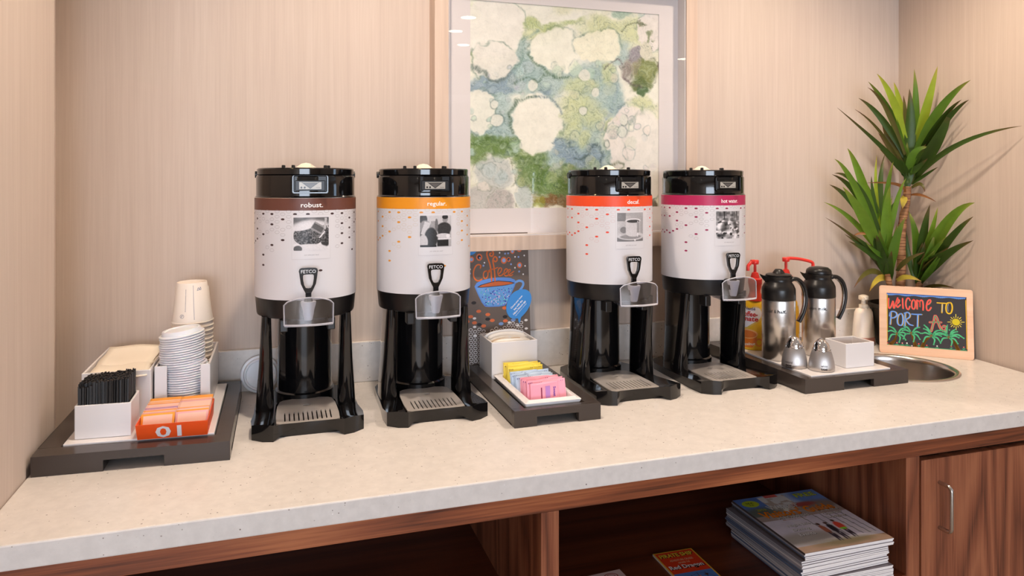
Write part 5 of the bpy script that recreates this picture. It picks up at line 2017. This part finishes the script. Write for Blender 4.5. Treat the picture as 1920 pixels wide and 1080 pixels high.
LM = {'d': leafmat('leaf_dark', (62, 88, 32), (104, 82, 48)), 'g': leafmat('leaf_green', (90, 128, 40), (136, 136, 60)), 'l': leafmat('leaf_lime', (152, 176, 52), (176, 166, 70)),
      'b': leafmat('leaf_bright', (112, 150, 46), (146, 156, 64)), 'o': leafmat('leaf_olive', (96, 92, 44), (110, 70, 50)), 'y': leafmat('leaf_yellow', (196, 176, 70), (150, 110, 50)), 'n': leafmat('leaf_brown', (156, 104, 62), (120, 70, 40))}
for nm_, pts, r0, r1 in (('trunk', [(1689, 600, PY), (1688, 540, PY), (1690, 500, PY), (1690, 458, PY), (1692.5, 415, PY), (1699, 380, PY), (1702, 350, PY)], .0145, .0105),
                         ('side_trunk', [(1680, 600, PY - .01), (1675, 570, PY - .01), (1669, 540, PY - .02), (1664, 515, PY - .02)], .011, .008),
                         ('side_trunk', [(1712, 600, PY), (1720, 560, PY), (1724, 530, PY), (1724, 510, PY)], .012, .009)):
    P3 = bez([at(*p) - pc for p in pts], 5)
    bm = BM()
    tube(bm, P3, [(r0 + (r1 - r0) * i / (len(P3) - 1)) * (1 + .06 * math.sin(i * 2.1)) for i in range(len(P3))], 14)
    link(nm_, bm, BARK, pl, smooth=60)
rl = random.Random(21)


def leaf(base, mid, tip, wpx, kind, dtip=None, by=0.0):
    d = rl.uniform(-.07, .06) if dtip is None else dtip
    B = at(base[0], base[1], PY + by + rl.uniform(-.006, .006))
    yt = min(PY + by + d, 1.85)
    T = at(tip[0], tip[1], yt, 1.885)
    Mp = at(mid[0], mid[1], B.y + (T.y - B.y) * .5, 1.885)
    # quadratic curve through the middle point
    Cc = 2 * Mp - 0.5 * (B + T)
    n = 12
    w_ = wpx * 1.66 / 1000 * .60
    side0 = rl.uniform(-.5, .5)
    bm = BM()
    cl = bm.verts.layers.float_color.new('Col')
    rows = []
    for i in range(n + 1):
        t = i / n
        p = (1 - t) ** 2 * B + 2 * t * (1 - t) * Cc + t * t * T
        tg = (2 * (1 - t) * (Cc - B) + 2 * t * (T - Cc)).normalized()
        view = (Vector((0, 0, ZC + CAMH)) - p).normalized()
        s = tg.cross(view).normalized()
        nrm = s.cross(tg).normalized()
        s = (s * math.cos(side0) + nrm * math.sin(side0)).normalized()
        nrm = s.cross(tg).normalized()
        wd = w_ * .95 * (0.5 + 0.5 * sm(0, .42, t)) * max(0.0, 1 - t ** 2.1) ** .95 + .0002
        wd = float(wd)
        row = [bm.verts.new(p - s * wd + nrm * wd * .35 - pc), bm.verts.new(p - pc), bm.verts.new(p + s * wd + nrm * wd * .35 - pc)]
        for v in row: v[cl] = (float(sm(.7, 1, t)), 0, 0, 1)
        rows.append(row)
    for a_, b_ in zip(rows, rows[1:]):
        for k in range(2): bm.faces.new((a_[k], a_[k + 1], b_[k + 1], b_[k]))
    return link('leaf', bm, LM[kind], pl, smooth=80)


TOP = [((1693, 330), (1671, 293), (1570, 202), 11, 'd'), ((1692, 318), (1652, 249), (1603, 205), 6, 'o'), ((1696, 295), (1653, 223), (1610, 184), 12, 'd'), ((1697, 290), (1662, 205), (1627, 164), 8, 'o'),
       ((1698, 285), (1666, 206), (1628, 153), 14, 'g'), ((1697, 260), (1672, 186), (1644, 138), 15, 'l'), ((1699, 240), (1687, 190), (1676, 154), 12, 'l'), ((1700, 250), (1697, 210), (1694, 179), 8, 'o'),
       ((1700, 320), (1706, 235), (1705, 166), 21, 'd', -.02), ((1710, 290), (1716, 205), (1714, 129), 15, 'g'), ((1712, 290), (1738, 195), (1758, 124), 17, 'l', .03), ((1711, 300), (1762, 206), (1820, 150), 17, 'g'),
       ((1713, 305), (1762, 228), (1803, 187), 12, 'd'), ((1715, 310), (1772, 228), (1817, 187), 12, 'd'), ((1716, 328), (1757, 262), (1784, 205), 22, 'd', -.03), ((1712, 343), (1790, 275), (1916, 236), 10, 'd'),
       ((1705, 341), (1712, 290), (1745, 276), 14, 'g', -.05), ((1710, 345), (1735, 328), (1759, 313), 6, 'd'), ((1710, 352), (1726, 346), (1734, 360), 8, 'o'), ((1694, 320), (1672, 275), (1653, 229), 15, 'o', .04),
       ((1700, 340), (1698, 300), (1690, 262), 16, 'd', .03), ((1708, 345), (1722, 300), (1736, 270), 16, 'd', .02), ((1700, 352), (1703, 320), (1706, 290), 18, 'd', -.01), ((1697, 360), (1680, 345), (1624, 343), 6, 'n', -.04),
       ((1706, 366), (1728, 366), (1756, 379), 5, 'n', -.03), ((1696, 368), (1694, 378), (1692, 392), 12, 'y', -.02), ((1702, 350), (1712, 330), (1722, 318), 10, 'o', 0)]
LEFT = [((1656, 480), (1618, 345), (1589, 278), 17, 'b'), ((1652, 470), (1604, 352), (1565, 298), 13, 'b'), ((1655, 470), (1612, 372), (1560, 327), 15, 'd'), ((1650, 440), (1608, 352), (1564, 325), 13, 'd'),
        ((1655, 470), (1605, 388), (1555, 346), 15, 'd'), ((1657, 485), (1618, 405), (1580, 350), 21, 'b', -.06), ((1653, 482), (1600, 415), (1545, 379), 10, 'b'), ((1658, 515), (1615, 458), (1548, 408), 8, 'o'),
        ((1657, 460), (1650, 360), (1659, 289), 12, 'd'), ((1652, 450), (1643, 360), (1644, 291), 8, 'l', .04), ((1658, 470), (1663, 370), (1675, 303), 12, 'g'), ((1664, 500), (1662, 410), (1669, 348), 19, 'b', -.06),
        ((1668, 450), (1680, 380), (1699, 334), 10, 'b', -.05), ((1669, 515), (1678, 455), (1698, 407), 17, 'g', -.07), ((1645, 400), (1636, 360), (1634, 330), 7, 'd'), ((1662, 520), (1650, 470), (1634, 420), 20, 'd', -.02),
        ((1665, 525), (1658, 480), (1648, 430), 20, 'g', -.03), ((1657, 520), (1630, 510), (1601, 540), 11, 'o', -.05), ((1664, 524), (1647, 523), (1630, 547), 12, 'y', -.06), ((1630, 440), (1612, 438), (1600, 443), 5, 'n'),
        ((1668, 520), (1675, 470), (1682, 420), 15, 'g', .03), ((1660, 500), (1636, 440), (1606, 372), 14, 'g', .04), ((1667, 530), (1668, 500), (1672, 470), 16, 'd', -.04), ((1660, 455), (1668, 400), (1690, 370), 9, 'd', .02),
        ((1660, 470), (1640, 390), (1622, 340), 14, 'g', .02)]
RIGHT = [((1722, 520), (1729, 445), (1744, 383), 19, 'd', -.04), ((1726, 500), (1746, 440), (1758, 389), 12, 'b', .03), ((1725, 518), (1775, 420), (1828, 380), 21, 'b', -.03), ((1732, 520), (1780, 450), (1825, 406), 14, 'd'),
         ((1724, 530), (1768, 482), (1825, 451), 17, 'd', -.05), ((1716, 520), (1717, 450), (1703, 395), 16, 'g'), ((1712, 520), (1701, 470), (1698, 425), 11, 'd', .02), ((1682, 508), (1702, 487), (1734, 473), 9, 'o', -.08),
         ((1682, 526), (1702, 520), (1728, 528), 10, 'y', -.08), ((1730, 541), (1757, 535), (1789, 540), 7, 'o', -.02), ((1722, 528), (1740, 480), (1752, 440), 14, 'g', .02), ((1720, 530), (1722, 490), (1730, 455), 15, 'd', .01), ((1726, 530), (1748, 500), (1768, 470), 12, 'g', .03)]
for grp in (TOP, LEFT, RIGHT):
    for e in grp: leaf(*e)
for (bx_, by_, x0_, x1_, y0_, y1_, n_l) in ((1702, 345, 1640, 1775, 210, 300, 12), (1658, 505, 1580, 1690, 350, 460, 13), (1723, 525, 1700, 1790, 430, 490, 9)):
    for _ in range(n_l):
        tx_, ty_ = rl.uniform(x0_, x1_), rl.uniform(y0_, y1_)
        leaf((bx_ + rl.uniform(-6, 6), by_ - rl.uniform(0, 25)), ((bx_ + tx_) / 2 + (tx_ - bx_) * -.06, (by_ + ty_) / 2 - 6), (tx_, ty_), rl.uniform(9, 15), rl.choice('ddgod'), rl.uniform(-.04, .09))

# ================================================================== cabinet contents
FZ_ = ZC - .324 + .0003


def cover(w_, d_):
    h, w__ = 110, 96
    ys, xs = np.mgrid[0:h, 0:w__]
    X, Y = xs / (w__ - 1.0), ys / (h - 1.0)
    C = np.zeros((h, w__, 3)) + np.array([112, 138, 184.])
    sky = np.array([150, 170, 205.]) * (1 - Y[..., None]) + np.array([196, 186, 190.]) * Y[..., None]
    C = sky.copy()

    def bl(cx, cy, rx, ry, col, a=1, soft=.2):
        nonlocal C
        d = np.sqrt(((X - cx) / rx) ** 2 + ((Y - cy) / ry) ** 2)
        C = C + (np.array(col, float) - C) * ((1 - sm(1 - soft, 1 + soft, d)) * a)[..., None]
    n = fbm(X * 9, Y * 9, 61)
    bl(.05, .12, .3, .22, (84, 116, 176)); bl(.95, .1, .3, .2, (90, 124, 182))
    m = (X > .28) & (X < .6) & (Y > .02) & (Y < .34)
    C = np.where(m[..., None], np.array([226, 214, 206.]) - 60 * (vnoise(X * 22, Y * 26, 5) > .62)[..., None], C)
    m = (X > .36) & (X < .52) & (Y < .05); C = np.where(m[..., None], np.array([200, 96, 90.]), C)
    bl(.12, .3, .22, .10, (92, 96, 84), .9, .5); bl(.8, .3, .3, .09, (120, 104, 92), .9, .5); bl(.66, .25, .14, .04, (150, 60, 56), .8, .4)
    C = np.where((Y > .42)[..., None], np.array([190, 184, 196.]) + 14 * (n[..., None] - .5) * 2, C)
    m = (Y > .36) & (Y < .45); C = np.where(m[..., None], np.array([150, 134, 128.]), C)
    bl(.20, .80, .38, .10, (142, 134, 126), .9, .5)
    m = Y > .90; C = np.where(m[..., None], np.array([176, 146, 124.]) + 20 * (n[..., None] - .5), C)
    bl(.55, .92, .3, .05, (120, 112, 84), .8, .6)
    for x in (.48, .62, .70, .78, .86, .93):
        m = abs(X - x - (Y - .7) * .12) < .006
        C = np.where((m & (Y > .45) & (Y < .86))[..., None], np.array([110, 106, 112.]), C)
    # three strollers seen from behind
    for (x, col, y0) in ((.50, (150, 90, 70), .66), (.585, (40, 40, 48), .66), (.69, (206, 70, 56), .64)):
        bl(x, y0 - .045, .018, .02, (70, 50, 44), 1, .1)
        bl(x, y0 + .05, .034 if x < .65 else .046, .075, col, 1, .1)
        bl(x - .012, y0 + .17, .012, .08, (50, 46, 56), 1, .1); bl(x + .016, y0 + .17, .012, .08, (50, 46, 56), 1, .1)
    bl(.69, .735, .040, .018, (120, 190, 60), 1, .1)
    return linarr(np.minimum(C * 1.28, 252))


MW, MD, MT = .222, .252, .0034
mags = []
bm = BM()
box(bm, -MW / 2, MW / 2, 0, MD, 0, MT - .0003)
PAGES = mat('magazine_pages', (240, 234, 232), .6)
CVR = mat('magazine_cover_plain', (120, 112, 118), .3)
NM = 23
prevx = 0
SPN = [mat('magazine_spine_%s' % c, v, .35) for c, v in (('brown', (74, 62, 56)), ('grey', (150, 146, 152)), ('pale', (196, 188, 188)), ('slate', (92, 104, 128)))]
base_me = bpy.data.meshes.new('visitor_magazine')
bm.to_mesh(base_me); bm.free()
base_me.materials.append(PAGES)
cvm = []
for si, sp_ in enumerate(SPN):
    bm = BM()
    # wrap-around cover: top, spine on the left, bottom
    box(bm, -MW / 2 - .0004, MW / 2 + .0002, -.0002, MD + .0002, MT - .0004, MT - .0001)
    box(bm, -MW / 2 - .0006, -MW / 2 - .0001, -.0002, MD + .0002, 0, MT - .0001, 1)
    me = bpy.data.meshes.new('cover'); bm.to_mesh(me); bm.free()
    me.materials.append(CVR); me.materials.append(sp_)
    cvm.append(me)
z = FZ_
for k in range(NM):
    last = k == NM - 1
    o = bpy.data.objects.new('visitor_magazine', base_me); COL.objects.link(o)
    grp = 0 if k < 8 else (1 if k < 19 else 2)
    if k in (8, 19): z += .0012
    dx = (0, -.006, .002)[grp] + rs.uniform(-.0016, .0016)
    dy = (0, .004, .002)[grp] + rs.uniform(-.002, .002)
    o.location = (1.117 + dx, 1.196 + dy + (.0 if not last else 0), z)
    o.rotation_euler = (0, 0, R((-.5, .8, -1.2)[grp] + rs.uniform(-.5, .5)))
    tag(o, 'magazine in the tall stack of visitors guides in the open cabinet bay', 'magazine', 'stack of visitors guide magazines')
    c_ = bpy.data.objects.new('cover', cvm[rs.choice([0, 0, 1, 2, 3]) if grp == 2 else rs.choice([1, 2, 2, 3])]); COL.objects.link(c_); c_.parent = o
    if last:
        o['label'] = 'topmost visitors guide magazine with orange title on the stack in the cabinet'
        raster('cover_photo', cover(MW, MD), lambda s, t: (-MW / 2 + MW * s, MD * t, MT + .00008), PRINTG, o)
        P = Print()
        U = lambda s: -MW / 2 + MW * s
        V = lambda t: MD * (1 - t)

        def sh(s_, x, y, h, w_, c, dark=(40, 36, 40), b=.03, al='L'):
            P.text(s_, U(x) + .0007, V(y) - .0008, h * MD, dark, 1, b * .5, 0, w_ * MW, al)
            P.text(s_, U(x), V(y), h * MD, c, 3, b * .6, 0, w_ * MW, al)
        sh('FREE', .70, .085, .075, .25, (206, 226, 60), b=.05)
        P.ell(U(.13), V(.115), .021, .016, (206, 226, 60), 1, 20); P.text('SEA', U(.13), V(.10), .007, (90, 110, 40), 2, .02, 0, .02); P.text('16', U(.13), V(.135), .006, (90, 110, 40), 2, .02, 0, .010)
        sh('2016', .10, .245, .04, .11, (196, 200, 70)); sh('Winter', .24, .235, .085, .36, (240, 238, 236), b=.01)
        sh('Visitors\' Guide', .07, .345, .125, .86, (255, 146, 40), b=.05)
        sh('PORT ARANSAS', .20, .435, .035, .36, (240, 236, 236)); P.text('Mustang Island', U(.36), V(.475), .004, (200, 140, 90), 2, .01, 0, .06)
        for i, s_ in enumerate(('Night Life', 'Dining', 'Events')): sh(s_, .18, .58 + .075 * i, .048, (.26, .19, .18)[i], (244, 240, 240))
        for i, s_ in enumerate(('Activities', 'Calendar', 'Lodging')): sh(s_, .70 + .0 * i, .40 + .068 * i, .042, (.24, .23, .21)[i], (236, 228, 222))
        P.text('Compliments of', U(.26), V(.85), .004, (210, 206, 200), 2, .01, 0, .03); P.text('the Chamber of Commerce', U(.28), V(.89), .0035, (210, 206, 200), 2, .01, 0, .05)
        P.build('cover_lettering', lambda u, v, q_: Vector((u, v, MT + .0002 + q_ * .6)), PRINTG, o)
    if k == 0: o['label'] = 'bottom magazine of the stack, lying on the cabinet shelf'
    z += MT + .0001

# brochures on the shelf
br = link('brochure', (lambda b_: (box(b_, 0, .096, -.228, 0, 0, .004), b_)[1])(BM()), mat('brochure_paper', (226, 206, 190), .5), loc=(.790, 1.428, FZ_), rot=(0, 0, R(-1.5)))
tag(br, 'red and blue pirate ship brochure with a yellow border lying on the shelf', 'brochure')
P = Print()
P.rect(0, .096, -.228, 0, (240, 184, 60), 0)
P.rect(.003, .093, -.088, -.003, (226, 66, 34), 1); P.rect(.003, .093, -.225, -.088, (86, 128, 196), 1)
P.text('PIRATE SHIP', .0495, -.018, .0150, (70, 40, 20), 2, .06, 0, .080); P.text('PIRATE SHIP', .048, -.017, .0150, (246, 206, 70), 3, .03, 0, .080)
P.text('ADVENTURE CRUISES', .050, -.038, .0075, (240, 190, 150), 2, .01, 0, .056); P.text('ABOARD THE', .050, -.049, .0060, (240, 190, 150), 2, .01, 0, .028)
P.text('Red Dragon', .0485, -.0675, .0190, (60, 20, 20), 2, .08, 0, .082); P.text('Red Dragon', .047, -.0665, .0185, (244, 226, 226), 3, .03, 0, .080)
P.poly([(.020, -.135), (.038, -.146), (.060, -.146), (.080, -.134), (.090, -.122), (.078, -.128), (.070, -.124), (.056, -.132), (.036, -.132), (.030, -.126)], (150, 70, 50), 2)
for x, y0, y1 in ((.036, -.134, -.100), (.052, -.133, -.094), (.070, -.128, -.096)): P.stroke([(x, y0), (x + .002, y1)], .0010, (70, 50, 40), 3, False)
P.stroke([(.036, -.104), (.052, -.096), (.072, -.099), (.088, -.122)], .0006, (70, 50, 40), 3, False)
P.poly([(.046, -.108), (.058, -.105), (.056, -.113), (.047, -.115)], (206, 130, 90), 3); P.poly([(.065, -.104), (.076, -.102), (.074, -.110)], (90, 70, 60), 3)
P.poly([(.064, -.124), (.078, -.120), (.082, -.128), (.066, -.131)], (90, 100, 60), 3)
for k in range(8): P.stroke([(.01 + .01 * k, -.155 - .006 * (k % 3)), (.016 + .01 * k, -.153 - .006 * (k % 3)), (.022 + .01 * k, -.156 - .006 * (k % 3))], .0010, (180, 206, 230), 2)
P.build('brochure_print', lambda u, v, q_: Vector((u, v, .0042 + q_)), PRINTG, br)
br2 = link('brochure', (lambda b_: (box(b_, 0, .09, -.20, 0, 0, .003), b_)[1])(BM()), mat('brochure_pale', (222, 196, 190), .5), loc=(.603, 1.392, FZ_), rot=(0, 0, R(3)))
tag(br2, 'pale pink brochure with a red swirl drawing, only its corner in view on the shelf', 'brochure')
P = Print()
P.rect(0, .09, -.20, 0, (226, 196, 192), 0)
for (cx_, cy_, r_) in ((.060, -.018, .016), (.040, -.030, .020), (.075, -.035, .014), (.02, -.02, .014)):
    P.ring(cx_, cy_, r_, r_ * .7, .0022, (176, 84, 84), 1, 18); P.ring(cx_, cy_, r_ * .6, r_ * .42, .0018, (196, 110, 106), 2, 14)
P.build('brochure_print', lambda u, v, q_: Vector((u, v, .0032 + q_)), PRINTG, br2)
